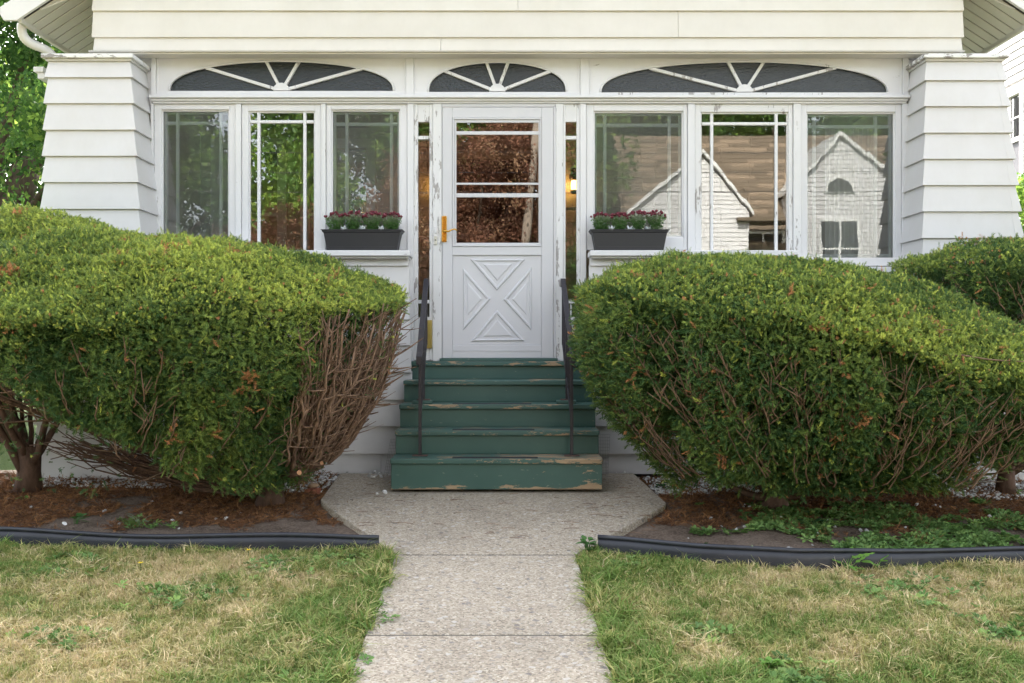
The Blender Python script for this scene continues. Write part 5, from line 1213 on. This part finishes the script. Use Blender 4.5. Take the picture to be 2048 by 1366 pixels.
for k in range(26):
    u0, u1 = k/26, (k+1)/26; x = 3.8; j = 0
    while x < 14.4:
        wd = min(rnd.uniform(.7, 1.6), 14.4-x); z0_, z1_ = 4.31+4.4*u0, 4.31+4.4*u1; ya, yb2 = Yb+.2-3.2*u0, Yb+.2-3.2*u1; hh = rnd.uniform(.04, .075)
        MB().hexa([(x+.012, yb2, z1_-.02), (x+wd-.012, yb2, z1_-.02), (x+wd-.012, ya, z0_), (x+.012, ya, z0_), (x+.012, yb2, z1_+.01), (x+wd-.012, yb2, z1_+.01), (x+wd-.012, ya, z0_+hh), (x+.012, ya, z0_+hh)]).build('shingle', M['asphalt_shingle'] if rnd.random() < .6 else M['asphalt_shingle2'], oroof); x += wd
def gablef(x0, x1, xp, zp, ze, yf):
    m = MB().prism([(x1, gz), (x0, gz), (x0, ze), (xp, zp), (x1, ze)][::-1], yf-3, yf)
    w_ = m.build('gable_wall', M['siding'], op)
    z_ = gz
    while z_ < zp-.2:
        def lx_(z__): return x0 if z__ < ze else x0+(xp-x0)*(z__-ze)/(zp-ze)
        def rx__(z__): return x1 if z__ < ze else x1+(xp-x1)*(z__-ze)/(zp-ze)
        a0, b0, a1, b1 = lx_(z_), rx__(z_), lx_(z_+.15), rx__(z_+.15)
        MB().hexa([(a0, yf, z_), (b0, yf, z_), (b0, yf+.03, z_), (a0, yf+.03, z_), (a1, yf, z_+.152), (b1, yf, z_+.152), (b1, yf+.008, z_+.152), (a1, yf+.008, z_+.152)]).build('clapboard', M['siding'], w_)
        z_ += .15
    for s_, xe in ((-1, x0-.15), (1, x1+.15)):
        zz_ = ze-.12
        a, b = (xe, zz_), (xp, zp+.08)
        pl = [a, b, (b[0], b[1]+.14), (a[0], a[1]+.14)]
        if s_ > 0: pl = pl[::-1]
        MB().prism(pl[::-1], yf-3, yf+.2).build('gable_roof', M['gutter'], op)
gablef(3.9, 7.8, 6.3, 7.15, 5.3, -15.9); gablef(9.5, 12.8, 10.8, 7.75, 6.2, -15.9)
def owin(x0, x1, z0, z1, yf, mull=True):
    f = MB().box(x0-.1, x0, yf, yf+.07, z0-.1, z1+.1).box(x1, x1+.1, yf, yf+.07, z0-.1, z1+.1).box(x0, x1, yf, yf+.07, z1, z1+.1).box(x0, x1, yf, yf+.07, z0-.1, z0).box((x0+x1)/2-.04, (x0+x1)/2+.04, yf, yf+.06, z0, z1).box(x0, (x0+x1)/2-.04, yf, yf+.05, (z0+z1)/2-.03, (z0+z1)/2+.03).box((x0+x1)/2+.04, x1, yf, yf+.05, (z0+z1)/2-.03, (z0+z1)/2+.03).build('window', M['gutter'], op)
    MB().box(x0, x1, yf+.031, yf+.036, z0, z1).build('pane', M['dark'], f)
owin(10.2, 11.4, 3.2, 5.0, -15.87); owin(7.9, 9.2, 3.6, 4.7, -16.9)
ar = [(10.8+.42*math.cos(t), 6.0+.42*math.sin(t)) for t in [math.pi*k/12 for k in range(13)]]
aw = MB().prism([(10.8+.5*math.cos(t), 5.96+.5*math.sin(t)) for t in [math.pi*k/12 for k in range(13)]], -15.87, -15.80).build('arched_window', M['gutter'], op); MB().prism(ar, -15.80, -15.79).build('pane', M['dark'], aw)
MB().box(7.4, 9.6, -16.95, -15.6, 5.0, 5.1).build('porch_roof', M['asphalt_shingle'], op)
tree('orange red maple across the street, mirrored in the door glass', 'maple_tree', -1.2, -12.8, -.75, 7.6, 3.6, 11000, cl_maple, seed=12, tr=.14, nl=14, zlow=.1)
tree('second orange red maple across the street, left of the first', 'maple_tree', -6.4, -13.5, -.75, 4.9, 3.0, 6000, cl_maple, seed=13, tr=.12, nl=12, zlow=.1)
for i, (x_, y_, h_, c_) in enumerate(((-13, -19, 11, 5), (-6.5, -19.5, 12, 5), (-.5, -20, 12, 5), (4.6, -26, 14, 5.5), (10.5, -27, 14, 6), (16, -24, 13, 6), (20, -15, 10, 4.5), (-19, -16, 11, 5))):
    tree('tall green street tree across the road, number %s from the left in its row' % ['second', 'third', 'fourth', 'fifth', 'sixth', 'seventh', 'last', 'first'][i] if False else 'tall green tree behind the opposite houses, %s in its row from the west' % ['second', 'third', 'fourth', 'fifth', 'sixth', 'seventh', 'last', 'first'][i], 'broadleaf_tree', x_, y_, -.75, h_, c_, 6500, cl_big, seed=30+i, tr=.25, nl=13, zlow=.08, grp='tall trees behind the opposite houses')
up = thing('utility_pole', 'leaning wooden utility pole across the street with slack cables', 'utility pole', (.2, -11, -.8)); MB().tube([(-.15, -11, -.8), (.35, -11, 3.6), (.75, -11, 7.5)], [.16, .13, .10], 10).build('pole', M['utility'], up, smooth=True)
for k in range(3):
    z_ = 5.2+.55*k; MB().tube([(-24+u*6, -11, z_+.012*((u-4)**2)) for u in range(9)], .010, 5).build('cable', M['planter'], up)
